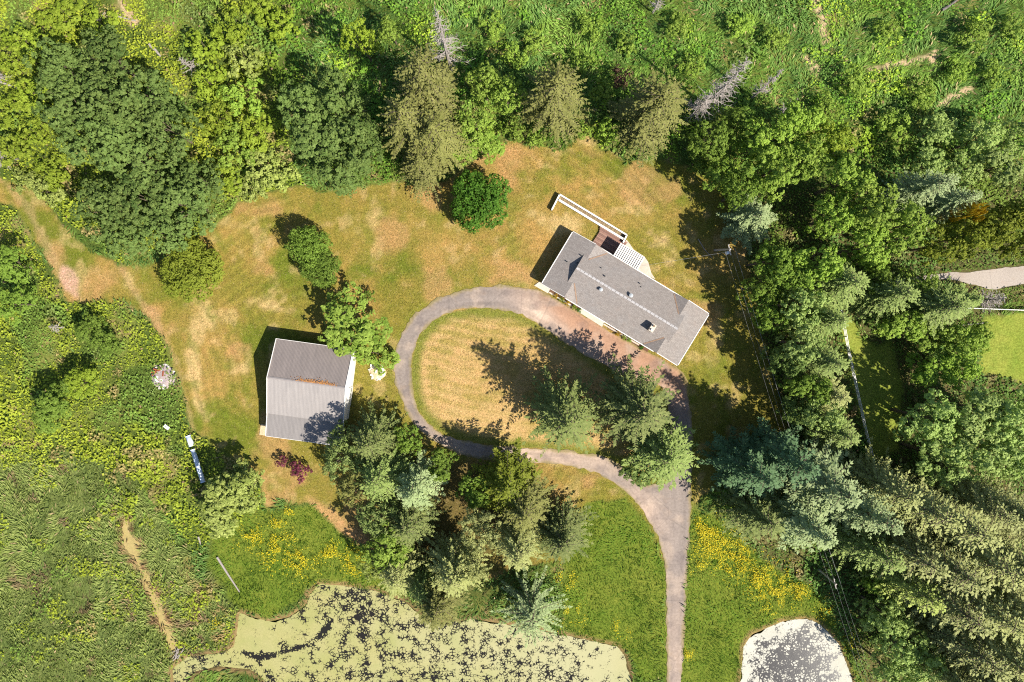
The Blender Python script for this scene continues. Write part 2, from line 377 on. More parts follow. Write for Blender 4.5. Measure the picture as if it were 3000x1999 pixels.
def ground_colour(u, v, x, y):
    M = masks(u, v)
    n1 = fbm(x, y, 14, 1, 4); n2 = fbm(x, y, 4.5, 5, 4); n3 = fbm(x, y, 1.6, 9, 3); n4 = fbm(x, y, 26, 15, 3)
    base = mix(np.broadcast_to(C3(.075, .11, .022), u.shape + (3,)), C3(.15, .18, .04), sstep(.35, .7, n2))
    base = mix(base, C3(.26, .19, .09), sstep(.60, .72, n2 * .6 + n3 * .4) * .8)
    # woodland floor on the right
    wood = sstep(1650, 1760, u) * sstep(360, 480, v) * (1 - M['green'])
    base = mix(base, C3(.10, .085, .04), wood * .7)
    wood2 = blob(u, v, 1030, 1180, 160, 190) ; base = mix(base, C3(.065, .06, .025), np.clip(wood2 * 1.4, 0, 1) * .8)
    # mown lawn: straw, olive and green drifts
    tan, olive, straw, green, pink = C3(.37, .24, .078), C3(.215, .19, .036), C3(.52, .38, .18), C3(.125, .158, .018), C3(.44, .255, .12)
    g = sstep(.23, .54, n1 * .5 + n2 * .35 + n3 * .15)
    lawn = mix(np.broadcast_to(tan, u.shape + (3,)), olive, g)
    gw = .85 * blob(u, v, 620, 780, 110, 60) + .8 * blob(u, v, 540, 1000, 90, 90) + .7 * blob(u, v, 1010, 640, 60, 40) + .6 * blob(u, v, 1540, 440, 120, 60) + .5 * blob(u, v, 1450, 380, 100, 40) \
        + .8 * blob(u, v, 180, 560, 60, 90, 30) + .6 * blob(u, v, 640, 620, 60, 60) + .5 * blob(u, v, 910, 940, 60, 60) + .7 * blob(u, v, 1640, 850, 40, 120, 20) + .5 * blob(u, v, 700, 1110, 60, 60) + .5 * blob(u, v, 1250, 620, 60, 30) \
        + .5 * blob(u, v, 900, 600, 90, 80) + .6 * blob(u, v, 1420, 1130, 120, 40)
    gw = gw + .75 * blob(u, v, 110, 540, 60, 120, -32) + .4 * blob(u, v, 60, 450, 60, 60) + .5 * blob(u, v, 330, 700, 60, 50) + .5 * blob(u, v, 440, 960, 60, 60) + .45 * blob(u, v, 780, 620, 120, 60)
    brk = (n2 - .5) * 1.0 + (n3 - .5) * .9
    lawn = mix(lawn, green, sstep(.30, .85, np.clip(gw, 0, 1) + brk * .9) * .8)
    sw = .9 * blob(u, v, 640, 712, 90, 18, 14) + .8 * blob(u, v, 560, 845, 26, 24) + .6 * blob(u, v, 300, 640, 22, 70, -25) + .7 * blob(u, v, 470, 740, 40, 60) + .7 * blob(u, v, 850, 520, 60, 60) + .5 * blob(u, v, 1240, 505, 90, 35, 20) \
        + .7 * blob(u, v, 1190, 375, 70, 14, 25) + .8 * blob(u, v, 1640, 780, 26, 90, 0) + .9 * blob(u, v, 450, 860, 20, 100, -5) + .6 * blob(u, v, 760, 1180, 30, 60, -35) + .6 * blob(u, v, 1310, 520, 40, 30) \
        + .8 * blob(u, v, 1330, 1120, 50, 40) + .8 * blob(u, v, 1490, 1170, 16, 90, -35) + .6 * blob(u, v, 1620, 1190, 24, 30) + .6 * blob(u, v, 1350, 330, 40, 20) + .5 * blob(u, v, 1560, 620, 30, 100, -35) + .6 * blob(u, v, 520, 520, 50, 40)
    lawn = mix(lawn, straw, sstep(.34, .95, np.clip(sw, 0, 1) + brk * .9) * .8)
    lawn = mix(lawn, straw * .95, sstep(.60, .74, fbm(x, y, 2.6, 73, 4)) * .45)
    lawn = mix(lawn, green * 1.1, sstep(.60, .74, fbm(x, y, 3.1, 77, 4)) * .50)
    lawn = mix(lawn, pink, np.clip(sstep(.56, .72, fbm(x, y, 7, 70, 4)) * .55, 0, 1))
    for r in RUTS: lawn = mix(lawn, C3(.50, .33, .21), sstep(13, 3, pdist(r, u, v) + (n2 - .5) * 26 + (n3 - .5) * 16) * .28)
    lawn = mix(lawn, C3(.52, .33, .26), sstep(.3, .8, blob(u, v, 158, 645, 18, 42, -30) * 1.2 + brk * .7) * .8)
    lawn = mix(lawn, C3(.50, .30, .14), sstep(26, 8, pdist([(705, 1165), (760, 1190), (800, 1225), (840, 1265)], u, v) + brk * 26) * .8)
    # mowing arcs behind the house
    st = np.sin((-u * .515 + v * .857 + 22 * np.sin((u + v) / 120.0)) / 3.4 + 3 * n2) * (.4 + n3)
    stm = blob(u, v, 1560, 590, 70, 130, -35) + blob(u, v, 1400, 400, 160, 60, 20) + blob(u, v, 1640, 860, 40, 120)
    lawn = lawn * (1 + (.13 * st * np.clip(stm * 1.5, 0, 1))[..., None])
    ml = np.sin(sdf(LAWN, u, v) / 3.3 + 5 * n1 + 2 * n2) * sstep(.40, .60, fbm(x, y, 16, 360, 3)); lawn = lawn * (1 + .10 * ml)[..., None]
    # island: concentric mowing rings of straw and a green rim
    di = -sdf(ISLAND, u, v)
    isl = mix(np.broadcast_to(straw * C3(.95, .9, .85), u.shape + (3,)), olive * 1.15, np.clip(sstep(.42, .66, n2 * .5 + n3 * .25 + n1 * .25) + .55 * np.sin((v + 26 * np.sin(u / 110)) / 3.6 + 4 * n2) * (.3 + n1), 0, 1) * .66)
    isl = mix(isl, green * 1.1, sstep(32, 6, di + (n2 - .5) * 34) * .85)
    isl = mix(isl, tan, blob(u, v, 1200, 860, 150, 80) * .5)
    lawn = mix(lawn, isl, M['isl'])
    dr = sdf(DRIVE, u, v)
    lawn = mix(lawn, green * 1.15, (sstep(22, 3, dr) * sstep(-1, 2, dr)) * .45 * sstep(.35, .6, n2))
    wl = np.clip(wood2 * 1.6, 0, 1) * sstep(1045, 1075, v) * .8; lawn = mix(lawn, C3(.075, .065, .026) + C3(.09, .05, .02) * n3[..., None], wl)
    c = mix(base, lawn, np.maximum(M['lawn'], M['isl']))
    gg = mix(np.broadcast_to(C3(.10, .16, .018), u.shape + (3,)), C3(.17, .20, .03), n2)
    c = mix(c, gg, np.clip(M['mm'] + M['mr'] + M['ml'], 0, 1))
    c = mix(c, mix(np.broadcast_to(C3(.085, .13, .035), u.shape + (3,)), C3(.16, .19, .06), n2), M['field'] * (1 - M['lawn']))
    nb = mix(np.broadcast_to(C3(.19, .26, .035), u.shape + (3,)), C3(.27, .30, .06), n2)
    c = mix(c, nb, M['green'] * .95)
    # bare tan trails in the wet ground and the muddy pond rims
    for tpath in TRACKS_TOP: c = mix(c, C3(.50, .38, .24), sstep(13, 4, pdist(tpath, u, v) + (n3 - .5) * 22) * .85)
    c = mix(c, C3(.24, .15, .08), sstep(10, 2, np.abs(M['pond'] - 3) + (n3 - .5) * 8) * .75)
    c = mix(c, C3(.38, .26, .12), np.clip(sstep(.5, .7, n2) * 1.5 * blob(u, v, 490, 1400, 38, 110, -22), 0, .9))
    c = mix(c, C3(.36, .25, .13), sstep(16, 3, M['stream'] + (n3 - .5) * 12) * .6)
    c = mix(c, C3(.42, .31, .22), np.clip(blob(u, v, 1585, 575, 30, 22) * 1.4, 0, .9) * 0)
    return c, M

# ------------------------------------------------------------------ ground sheet
def build_ground():
    ins = np.arange(-96, 96.01, .42); iny = np.arange(-70, 66.01, .42)
    rim = np.array([1, 3, 8, 20, 50, 120, 300, 700.])
    xs = np.concatenate([(-96 - rim)[::-1], ins, 96 + rim]); ys = np.concatenate([(-70 - rim)[::-1], iny, iny[-1] + rim])
    X, Y = np.meshgrid(xs, ys); u, v = plan(X, Y)
    c, M = ground_colour(u, v, X, Y)
    far = sstep(96, 104, np.maximum(np.abs(X), np.abs(Y + 2) * 96 / 68)); c = mix(c, C3(.11, .15, .035), far)
    z = (fbm(X, Y, 22, 30, 3) - .5) * .25 + (fbm(X, Y, 2.2, 33, 3) - .5) * .10
    flat = np.clip(np.maximum(M['drive'], np.maximum(blob(u, v, 1440, 690, 190, 150), blob(u, v, 705, 900, 130, 150))) * 1.5, 0, 1)
    near = sstep(24, 4, np.abs(sdf(DRIVE, u, v)))
    z = z * .35 * (1 - np.clip(flat + near, 0, 1)) - .06 * (1 - 0)
    z = z - .95 * sstep(3, -9, M['pond']) - .22 * sstep(6, -6, M['stream'])
    h, w_ = X.shape; idx = np.arange(h * w_).reshape(h, w_)
    f = np.stack([idx[:-1, :-1], idx[:-1, 1:], idx[1:, 1:], idx[1:, :-1]], -1).reshape(-1, 4)
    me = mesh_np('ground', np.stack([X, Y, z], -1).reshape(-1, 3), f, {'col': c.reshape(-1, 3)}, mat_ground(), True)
    tag(link('ground', me), kind='structure')
build_ground()

def sheet(name, poly, holes, z, mat, colour, spacing=7.0, jit=0.0, kind='structure'):
    """A flat patch with its own plan colours."""
    loops = [smooth_poly(poly, 6, jit)] + [smooth_poly(h, 6, jit, 4) for h in holes]
    pts, edges = [], []
    for L in loops:
        o = len(pts); pts += [tuple(p) for p in L]; edges += [(o + i, o + (i + 1) % len(L)) for i in range(len(L))]
    lo, hi = loops[0].min(0), loops[0].max(0)
    gx, gy = np.meshgrid(np.arange(lo[0], hi[0], spacing), np.arange(lo[1], hi[1], spacing))
    gx = gx.ravel() + RNG.uniform(-2, 2, gx.size); gy = gy.ravel() + RNG.uniform(-2, 2, gy.size)
    d = sdf(loops[0], gx, gy)
    for L in loops[1:]: d = np.maximum(d, -sdf(L, gx, gy))
    k = d < -spacing * .5
    pts += list(zip(gx[k], gy[k]))
    V, E, F, *_ = delaunay_2d_cdt([Vector(p) for p in pts], edges, [], 0, 1e-4)
    V = np.array([tuple(p) for p in V]); F = np.array([f for f in F if len(f) == 3])
    cen = V[F].mean(1); d = sdf(loops[0], cen[:, 0], cen[:, 1])
    for L in loops[1:]: d = np.maximum(d, -sdf(L, cen[:, 0], cen[:, 1]))
    F = F[d < 0]
    P = np.array([tuple(at(a, b, z)) for a, b in V])
    a_, b_, c_ = P[F[:, 0]], P[F[:, 1]], P[F[:, 2]]
    flip = np.cross(b_ - a_, c_ - a_)[:, 2] < 0
    F[flip] = F[flip][:, ::-1]
    me = mesh_np(name, P, F, {'col': colour(V[:, 0], V[:, 1], P[:, 0], P[:, 1])}, mat)
    return tag(link(name, me), kind=kind)

def drive_colour(u, v, x, y):
    n1 = fbm(x, y, 6, 80, 4); n2 = fbm(x, y, 2, 84, 3)
    c = mix(np.broadcast_to(C3(.245, .205, .185), u.shape + (3,)), C3(.345, .285, .25), n1)
    red = np.clip(1.5 * blob(u, v, 1480, 800, 130, 60, 31) + 1.2 * blob(u, v, 1330, 730, 120, 45, 31) + .8 * blob(u, v, 1560, 880, 60, 60), 0, 1)
    c = mix(c, C3(.50, .275, .165), red * (.55 + .45 * n1))
    pale = np.clip(blob(u, v, 1270, 1050, 190, 26, 3) + 1.0 * blob(u, v, 1240, 730, 60, 22, 35) + .8 * blob(u, v, 1480, 1160, 30, 70, -35) + .5 * blob(u, v, 1000, 1000, 60, 40, 35) + .5 * blob(u, v, 1550, 1500, 30, 120), 0, 1)
    c = mix(c, C3(.66, .49, .38), np.clip(pale * (.35 + .9 * n2), 0, 1))
    c = mix(c, C3(.50, .39, .31), sstep(.50, .68, fbm(x, y, 3, 88, 5)) * .55); c = mix(c, C3(.17, .14, .14), sstep(.56, .74, fbm(x, y, 1.8, 89, 4)) * .35)
    de = np.minimum(-sdf(DRIVE, u, v), sdf(ISLAND, u, v)); c = mix(c, C3(.40, .29, .13), sstep(7, 0, de + (n2 - .5) * 12) * .6); c = mix(c, C3(.15, .15, .03), sstep(4, -1, de + (n2 - .5) * 10) * .5)
    tr = np.exp(-((de - 11) / 3.5) ** 2); c = c * (1.06 - .22 * tr)[..., None]
    rut = np.abs(np.sin(sdf(DRIVE, u, v) / 19.0 * math.pi))
    return c * (.93 + .14 * rut)[..., None] * .84
M_PAVE = mat_paving('worn_asphalt')
sheet('driveway', DRIVE, [ISLAND], .0, M_PAVE, drive_colour, 5, 13)
def road_colour(u, v, x, y): return mix(np.broadcast_to(C3(.34, .29, .25), u.shape + (3,)), C3(.44, .38, .33), fbm(x, y, 4, 90, 4))
sheet('gravel_road', ROAD, [], .0, mat_paving('gravel', 4.0), road_colour, 8, 5)
def pond_colour(u, v, x, y):
    d = .10 * blob(u, v, 620, 1470, 110, 60) + .06 * blob(u, v, 560, 1440, 50, 50) - .02 + .11 * blob(u, v, 1400, 1540, 70, 60) - .09 * blob(u, v, 820, 1400, 40, 50) - .06 * blob(u, v, 1330, 1560, 50, 20)
    d = d - .22 * sstep(9, 2, pdist([(560, 1500), (610, 1512), (640, 1500), (680, 1490), (720, 1480), (760, 1430)], u, v) + (fbm(x, y, 1.2, 95, 3) - .5) * 9) - .22 * sstep(6, 1, pdist([(585, 1508), (600, 1530), (630, 1568)], u, v))
    return np.stack([d, np.clip(sstep(760, 1380, u) + (fbm(x, y, 5, 98, 4) - .5) * .8, 0, 1), d], -1)
sheet('pond', POND, [], -.28, mat_pond('duckweed_water', (.41, .375, .155), (.020, .018, .016), .66, (.29, .30, .10), .12), pond_colour, 6, 12)
def pool_colour(u, v, x, y):
    d = .09 * sstep(-42, -8, sdf(POOL, u, v)) - .13 * blob(u, v, 1820, 1530, 70, 60) - .08 * blob(u, v, 1850, 1460, 16, 40)
    return np.stack([d, d, d], -1)
sheet('small_pond', POOL, [], -.28, mat_pond('bleached_weed_water', (.52, .50, .42), (.035, .033, .036), .70, (.60, .575, .50), .24), pool_colour, 6, 16)
def stream_colour(u, v, x, y): return mix(np.broadcast_to(C3(.32, .25, .095), u.shape + (3,)), C3(.43, .34, .14), fbm(x, y, 3, 97, 4))
sheet('dry_stream_bed', STREAM, [], -.17, M_PAVE if False else mat_paving('dried_weed', 3.0), stream_colour, 7, 22)

# ------------------------------------------------------------------ leaf cards
def unit(a): return a / (np.linalg.norm(a, axis=-1, keepdims=True) + 1e-9)
def cards(pos, direc, nrm, ln, wd, fold=.12):
    """Leaf sprays: folded rhombs, two triangles each."""
    direc = unit(direc); side = unit(np.cross(nrm, direc)); nn = np.cross(direc, side)
    ln, wd = ln[:, None], wd[:, None]
    b = pos - direc * ln * .5; t = pos + direc * ln * .5
    l = pos + side * wd * .5 - nn * wd * fold; r = pos - side * wd * .5 - nn * wd * fold
    V = np.stack([b, r, t, l], 1).reshape(-1, 3)
    k = np.arange(len(pos))[:, None] * 4
    F = np.concatenate([k + np.array([0, 1, 2]), k + np.array([0, 2, 3])], 1).reshape(-1, 3)
    return V, F

def sph(n, rng):
    d = rng.normal(size=(n, 3)); return unit(d)

# ---- crowns
def broadleaf(seed, R, H, nl, per, leaf, base=.25, lobe=(.26, .42), flat=.55, aspect=.7, sub=.11):
    rng = np.random.default_rng(seed); P, D, Nn, L, Vv = [], [], [], [], []
    zc = H * (base + (1 - base) * .45); rz = H * (1 - base) * .5
    lobes = []
    for i in range(nl):
        a = rng.uniform(0, 2 * math.pi); q = math.sqrt((i + .5) / nl); rr = R * q * .74 * rng.uniform(.85, 1.12)
        top = math.sqrt(max(0, 1 - q * q * .8))
        zz = zc + rz * (top * rng.uniform(.35, .8) if i % 4 else rng.uniform(-.7, .1))
        lr = R * rng.uniform(*lobe) * (1.05 - .25 * q)
        lobes.append((rr * math.cos(a * 1 + i * 2.399), rr * math.sin(a * 1 + i * 2.399), zz, lr))
    for (x, y, z, r) in lobes:
        ks = max(5, int(per / 18 * (r / (R * .34)) ** 2)); d = sph(ks, rng); d[:, 2] = np.abs(d[:, 2]) * np.where(rng.random(ks) < .8, 1, -.8)
        d = unit(d + np.array([x, y, 0]) / R * .35); rad = r * rng.uniform(.72, 1.08, ks)
        cs = np.stack([x + d[:, 0] * rad, y + d[:, 1] * rad, z + d[:, 2] * rad * flat * 1.25], -1)
        lv = rng.normal(0, .10)
        for c0, dd in zip(cs, d):
            n = max(6, int(18 * rng.uniform(.6, 1.4))); e = sph(n, rng); e = unit(e + dd * .55 + np.array([0, 0, .35])); sr = R * sub * rng.uniform(.6, 1.35)
            p = c0 + e * (sr * rng.uniform(.45, 1.05, n) ** .6)[:, None] * np.array([1, 1, .8])
            nn = unit(e * .8 + dd * .35 + np.array([0, 0, .45]) + rng.normal(size=(n, 3)) * .40)
            t = rng.normal(size=(n, 3)); t = unit(t - nn * (t * nn).sum(-1, keepdims=True))
            s = leaf * rng.uniform(.6, 1.35, n)
            P.append(p); D.append(t); Nn.append(nn); L.append(s); Vv.append(np.clip(rng.normal(.5, .22, n) + lv + rng.normal(0, .12), 0, 1))
    P, D, Nn, L, Vv = map(np.concatenate, (P, D, Nn, L, Vv))
    V, F = cards(P, D, Nn, L, L * aspect)
    mb = MB(); top = zc
    mb.tube([(0, 0, -.3), (.05, .03, H * base), (.1, -.05, top), (0, 0, top + rz * .5)], [H * .022 + .05, H * .017 + .03, H * .011, .03], 7)
    for (x, y, z, r) in lobes[::3]:
        k = rng.uniform(.5, .9); s0 = Vector((0, 0, H * base * .9 + rng.uniform(0, .3) * H * .4)); e = Vector((x * .9, y * .9, z))
        mb.tube([s0, s0.lerp(e, .5) + Vector((0, 0, .25)), e], [H * .009, H * .006, .02], 5)
    return (V, F, np.repeat(Vv, 4)), mb

def conifer(seed, R, H, nwh=34, nbr=6, spray=.85, node=.42, droop=.25, up=.12, gap=.08, base=.08, power=.8, width=.42, jit=.22, thin=1.0, drop_tip=.0):
    rng = np.random.default_rng(seed); P, D, Nn, L, W, Vv = [], [], [], [], [], []
    mb = MB(); mb.tube([(0, 0, -.3), (0, 0, H * .4), (.04, .02, H * .97)], [H * .014 + .06, H * .010 + .03, .025], 7)
    for i in range(nwh):
        f = (i + rng.uniform(.2, .8)) / nwh; z = H * (base + (1 - base) * f)
        Lw = R * (1 - f) ** power * (.8 + .4 * rng.random()) + .22
        if f < .12: Lw *= .75
        nb = max(3, int(round(nbr * (1 - .35 * f)))); a0 = rng.uniform(0, 6.28)
        for b in range(nb):
            if rng.random() < gap: continue
            az = a0 + 6.283 * b / nb + rng.normal(0, jit); l = Lw * rng.uniform(.7, 1.2)
            n = max(3, int(l / node)); dn = np.linspace(.14, 1, n) + rng.normal(0, .015, n); d = dn * l
            ux = np.array([math.cos(az), math.sin(az), 0.0]); sx = np.array([-ux[1], ux[0], 0.0])
            rise = l * ((up + .25 * f) * dn - (droop * (1 - .6 * f)) * dn ** 2)
            c = ux * d[:, None] + np.array([0, 0, 1.0]) * (z + rise)[:, None]
            if f < .9 and b % 2 == 0: mb.tube([(0, 0, z), tuple(c[n // 2]), tuple(c[-1])], [.05 + .012 * l, .03, .012], 4, False)
            bv = rng.normal(.5, .16)
            for sd in (-1, 1):
                sl_ = spray * (.45 + .55 * (1 - dn)) * min(1.0, .35 + l / 4) * rng.uniform(.75, 1.25, n)
                ang = np.radians(rng.uniform(38, 62, n))
                dv = ux * np.cos(ang)[:, None] + sx * (sd * np.sin(ang))[:, None] + np.array([0, 0, 1]) * (-.22 + rng.normal(0, .12, n) - drop_tip)[:, None]
                p = c + unit(dv) * (sl_ * .5)[:, None]
                nn = unit(np.array([0, 0, .75]) + ux * .55 + sx * sd * .22 + rng.normal(size=(n, 3)) * .28)
                P.append(p); D.append(dv); Nn.append(nn); L.append(sl_ * 1.15); W.append(sl_ * width * thin); Vv.append(np.clip(bv + rng.normal(0, .2, n), 0, 1))
            P.append(c[-1:] + ux * .15); D.append((ux + np.array([0, 0, -.1]))[None]); Nn.append(np.array([[0, 0, 1.0]])); L.append(np.array([.7 * min(1, .4 + l / 4)])); W.append(np.array([.26])); Vv.append(np.array([np.clip(bv + .2, 0, 1)]))
    P, D, Nn, L, W, Vv = map(np.concatenate, (P, D, Nn, L, W, Vv))
    V, F = cards(P, D, Nn, L, W)
    return (V, F, np.repeat(Vv, 4)), mb

def snag(seed, H, R, nb=70, base=.2, twig=4):
    rng = random.Random(seed); mb = MB()
    mb.tube([(0, 0, -.3), (.05, 0, H * .5), (.12, .08, H)], [H * .013 + .05, H * .009 + .02, .03], 7)
    for i in range(nb):
        f = base + (1 - base) * (i / nb) * .97; l = R * (1 - f * .85) * rng.uniform(.45, 1.15); a = rng.uniform(0, 6.28)
        s = Vector((0, 0, H * f)); d = Vector((math.cos(a), math.sin(a), rng.uniform(-.25, .35)))
        e = s + d * l; m = s.lerp(e, .5) + Vector((0, 0, rng.uniform(-.15, .1) * l))
        mb.tube([s, m, e], [.05 + .012 * l, .045, .02], 4, False)
        for k in range(twig):
            q = m.lerp(e, rng.random()) if k % 2 else s.lerp(m, rng.uniform(.4, 1)); b = a + rng.choice((-1, 1)) * rng.uniform(.4, 1.0)
            mb.tube([q, q + Vector((math.cos(b), math.sin(b), rng.uniform(-.3, .3))) * l * rng.uniform(.2, .45)], [.035, .014], 3, False)
    return mb

BARK = mat_bark('bark', (.09, .065, .045), (.2, .16, .12))
DEAD = mat_bark('bleached_wood', (.25, .215, .195), (.46, .41, .375))
PROTO = {}
def proto(key, gen, mat=None):
    (V, F, vv), mb = gen
    PROTO[key] = (mesh_np('crown', V, F, {'var': vv}, None), mb.mesh('trunk', BARK))
# key -> nominal radius, height
DIM = {}
def reg(key, fn, R, H, *a, **k): proto(key, fn(hash_seed(key), R, H, *a, **k)); DIM[key] = (R, H)
def hash_seed(key): return sum((i + 3) * ord(c) for i, c in enumerate(key)) % 9973
for i in range(3): reg('broad%d' % i, broadleaf, 6.0, 13.0, 30, 420, .40, lobe=(.22, .34), flat=.5, sub=.075)
for i in range(4): reg('maple%d' % i, broadleaf, 5.0, 13.0, 22, 330, .42, lobe=(.20, .38), flat=.6, sub=.105)
for i in range(3): reg('loose%d' % i, broadleaf, 5.0, 13.0, 34, 240, .46, lobe=(.13, .26), flat=.7, aspect=.45, sub=.11)
for i in range(3): reg('shrub%d' % i, broadleaf, 3.0, 3.6, 16, 190, .30, base=.1, lobe=(.22, .40), flat=.5, sub=.12)
for i in range(3): reg('fir%d' % i, conifer, 4.6, 22.0, nwh=32, nbr=10, spray=.66, node=.28, power=.72, jit=.12, width=.5, gap=.10)
for i in range(2): reg('pine%d' % i, conifer, 5.0, 20.0, nwh=34, nbr=7, spray=1.0, node=.36, up=.26, droop=.18, gap=.06, width=.5, jit=.4)
for i in range(3): reg('cedar%d' % i, conifer, 5.2, 22.0, nwh=40, nbr=8, spray=.75, node=.36, droop=.45, up=.10, power=.55, gap=.06, jit=.35, width=.5, drop_tip=.25)
for i in range(2): reg('slim%d' % i, conifer, 4.0, 24.0, nwh=36, nbr=9, spray=.62, node=.3, droop=.35, up=.05, power=.7, gap=.08, width=.42, jit=.14)
reg('spruce0', conifer, 5.6, 12.0, nwh=9, nbr=9, spray=.62, node=.19, droop=.10, up=.0, gap=.02, jit=.08, width=.5, power=.8, base=.12)
reg('yew0', broadleaf, 5.0, 5.5, 30, 330, .34, base=.05, lobe=(.22, .34), flat=.5, aspect=.5)
reg('yew1', broadleaf, 5.0, 6.5, 28, 480, .34, base=.05, lobe=(.27, .38), flat=.55, aspect=.6)

FOL = {
    'dark': mat_foliage('leaf_dark_green', (.078, .135, .030), (.215, .285, .075), (.135, .205, .050)),
    'mid': mat_foliage('leaf_mid_green', (.090, .155, .020), (.250, .345, .058), (.16, .26, .034)),
    'bright': mat_foliage('leaf_bright_green', (.150, .245, .030), (.37, .48, .088), (.24, .38, .045)),
    'pale': mat_foliage('leaf_pale_green', (.195, .28, .072), (.44, .53, .17), (.30, .42, .105)),
    'yellow': mat_foliage('leaf_yellow_green', (.145, .215, .018), (.35, .42, .052), (.22, .31, .028)),
    'olive': mat_foliage('needle_olive', (.15, .20, .034), (.43, .485, .13), (.27, .33, .065)),
    'tan': mat_foliage('needle_tan_olive', (.16, .18, .05), (.43, .45, .17), (.29, .31, .10)),
    'cedar': mat_foliage('needle_cedar_brown', (.095, .105, .026), (.275, .27, .085), (.17, .175, .045)),
    'fir': mat_foliage('needle_fir_green', (.095, .15, .036), (.34, .41, .125), (.19, .26, .06)),
    'shadefir': mat_foliage('needle_dusky_fir', (.070, .105, .030), (.28, .31, .10), (.15, .185, .05)),
    'blue': mat_foliage('needle_sage_green', (.145, .20, .085), (.41, .48, .225), (.26, .33, .14)),
    'deep': mat_foliage('needle_deep_green', (.045, .095, .042), (.15, .225, .10), (.09, .16, .068)),
    'yewg': mat_foliage('leaf_yew_olive', (.095, .13, .014), (.29, .32, .042), (.18, .215, .024)),
    'lush': mat_foliage('leaf_lush_green', (.036, .10, .011), (.145, .29, .034), (.08, .19, .02)),
    'red': mat_foliage('leaf_purple_red', (.09, .018, .035), (.30, .075, .12), None),
    'brown': mat_foliage('leaf_rust_brown', (.08, .045, .03), (.20, .12, .08), None),
    'gold': mat_foliage('leaf_golden', (.34, .21, .01), (.60, .40, .03), None),
}
def ordw(i): return ['first', 'second', 'third', 'fourth', 'fifth', 'sixth', 'seventh', 'eighth', 'ninth', 'tenth', 'eleventh', 'twelfth'][i]
_pn = {}
def plant(key, mat, u, v, r, h, name, label, cat, group=None, zc=None):
    """One tree: trunk and crown copied from its kind, crown centred over plan point (u, v)."""
    if key not in DIM:
        opts = sorted(k for k in DIM if k.rstrip('0123456789') == key)
        _pn[key] = _pn.get(key, 0) + 1; key = opts[_pn[key] % len(opts)]
    R, H = DIM[key]; con = key.rstrip('0123456789') in ('fir', 'pine', 'cedar', 'slim', 'spruce')
    p = at(u, v, h * ((.42 if con else .6) if zc is None else zc)); rm = r / PPM * (1 - h * .5 / CAM_H)
    o = thing(name, (p.x, p.y, -.05), label, cat, group, random.uniform(0, 6.28))
    k = rm / R * random.uniform(.98, 1.06) * (1.18 if con else 1.0); o.scale = (k, k, h / H)
    cr = link('crown', PROTO[key][0], o); tr = link('trunk', PROTO[key][1], o)
    if not PROTO[key][0].materials: PROTO[key][0].materials.append(None)
    cr.material_slots[0].link = 'OBJECT'; cr.material_slots[0].material = FOL[mat]
    return o

def grove(name, look, place, cat, group, rows, key=None, mat=None):
    """rows: (u, v, r, h[, key, mat, own label])"""
    rows = [tuple(r) + (None,) * (7 - len(r)) for r in rows]
    plain = sorted([r for r in rows if not r[6]], key=lambda r: r[0])
    for r in rows:
        lab = r[6] or (f"{look} {place}" if len(plain) == 1 else f"{look} {place}, {ordw(plain.index(r))} from the left")
        nm = name if not r[4] else 'broadleaf_tree' if r[4] in ('maple', 'loose', 'broad') else 'fir_tree'
        plant(r[4] or key, r[5] or mat, r[0], r[1], r[2], r[3], nm, lab, cat, group)

# upper left
grove('broadleaf_tree', 'dark green broadleaf tree', 'in big upper left grove', 'tree', 'dark upper left grove',
      [(150, 165, 72, 13), (255, 140, 78, 13), (165, 250, 80, 14), (265, 240, 86, 15), (345, 225, 68, 13), (390, 300, 74, 13), (270, 330, 84, 14), (200, 320, 70, 12), (330, 385, 78, 12)], 'broad', 'dark')
grove('broadleaf_tree', 'dark green broadleaf tree', 'bulging over the lawn path', 'tree', 'dark grove by the lawn path',
      [(245, 480, 72, 11), (335, 460, 80, 12), (430, 470, 82, 12), (290, 545, 62, 9), (385, 530, 66, 10), (465, 415, 55, 10)], 'broad', 'dark')
grove('broadleaf_tree', 'deep green broadleaf tree', 'above lawn left of brown cedars', 'tree', 'deep green trees above the lawn',
      [(700, 250, 62, 14), (780, 225, 70, 15), (745, 335, 80, 14), (825, 330, 72, 14), (790, 390, 66, 10)], 'maple', 'dark')
grove('willow_shrub', 'yellow green willow shrub', 'along left edge above path', 'shrub', 'left edge willows',
      [(25, 130, 46, 4), (70, 210, 40, 4), (30, 250, 46, 4), (75, 300, 40, 4), (30, 340, 44, 4), (120, 395, 44, 3.5), (50, 90, 40, 4)], 'shrub', 'yellow')
grove('willow_shrub', 'light green willow shrub', 'between the two dark groves', 'shrub', 'willows between the groves',
      [(470, 110, 48, 5), (530, 70, 46, 5), (560, 140, 52, 5, None, 'olive'), (480, 190, 48, 4.5), (560, 220, 52, 5, None, 'bright'), (500, 270, 50, 5), (590, 300, 50, 4.5), (540, 340, 52, 4.5, None, 'bright'), (600, 380, 46, 4, None, 'olive'), (520, 410, 44, 3.5)], 'shrub', 'yellow')
grove('willow_shrub', 'olive green low shrub', 'at lawn edge below willows', 'shrub', 'lawn edge shrubs', [(640, 400, 46, 4), (575, 430, 42, 3), (110, 440, 40, 3), (60, 420, 34, 3)], 'shrub', 'olive')
grove('willow_shrub', 'lime green shrub', 'near top left corner', 'shrub', 'top left shrubs', [(160, 40, 50, 3.5), (230, 55, 44, 3), (110, 60, 40, 3), (650, 60, 44, 4), (600, 20, 40, 3)], 'shrub', 'yellow')
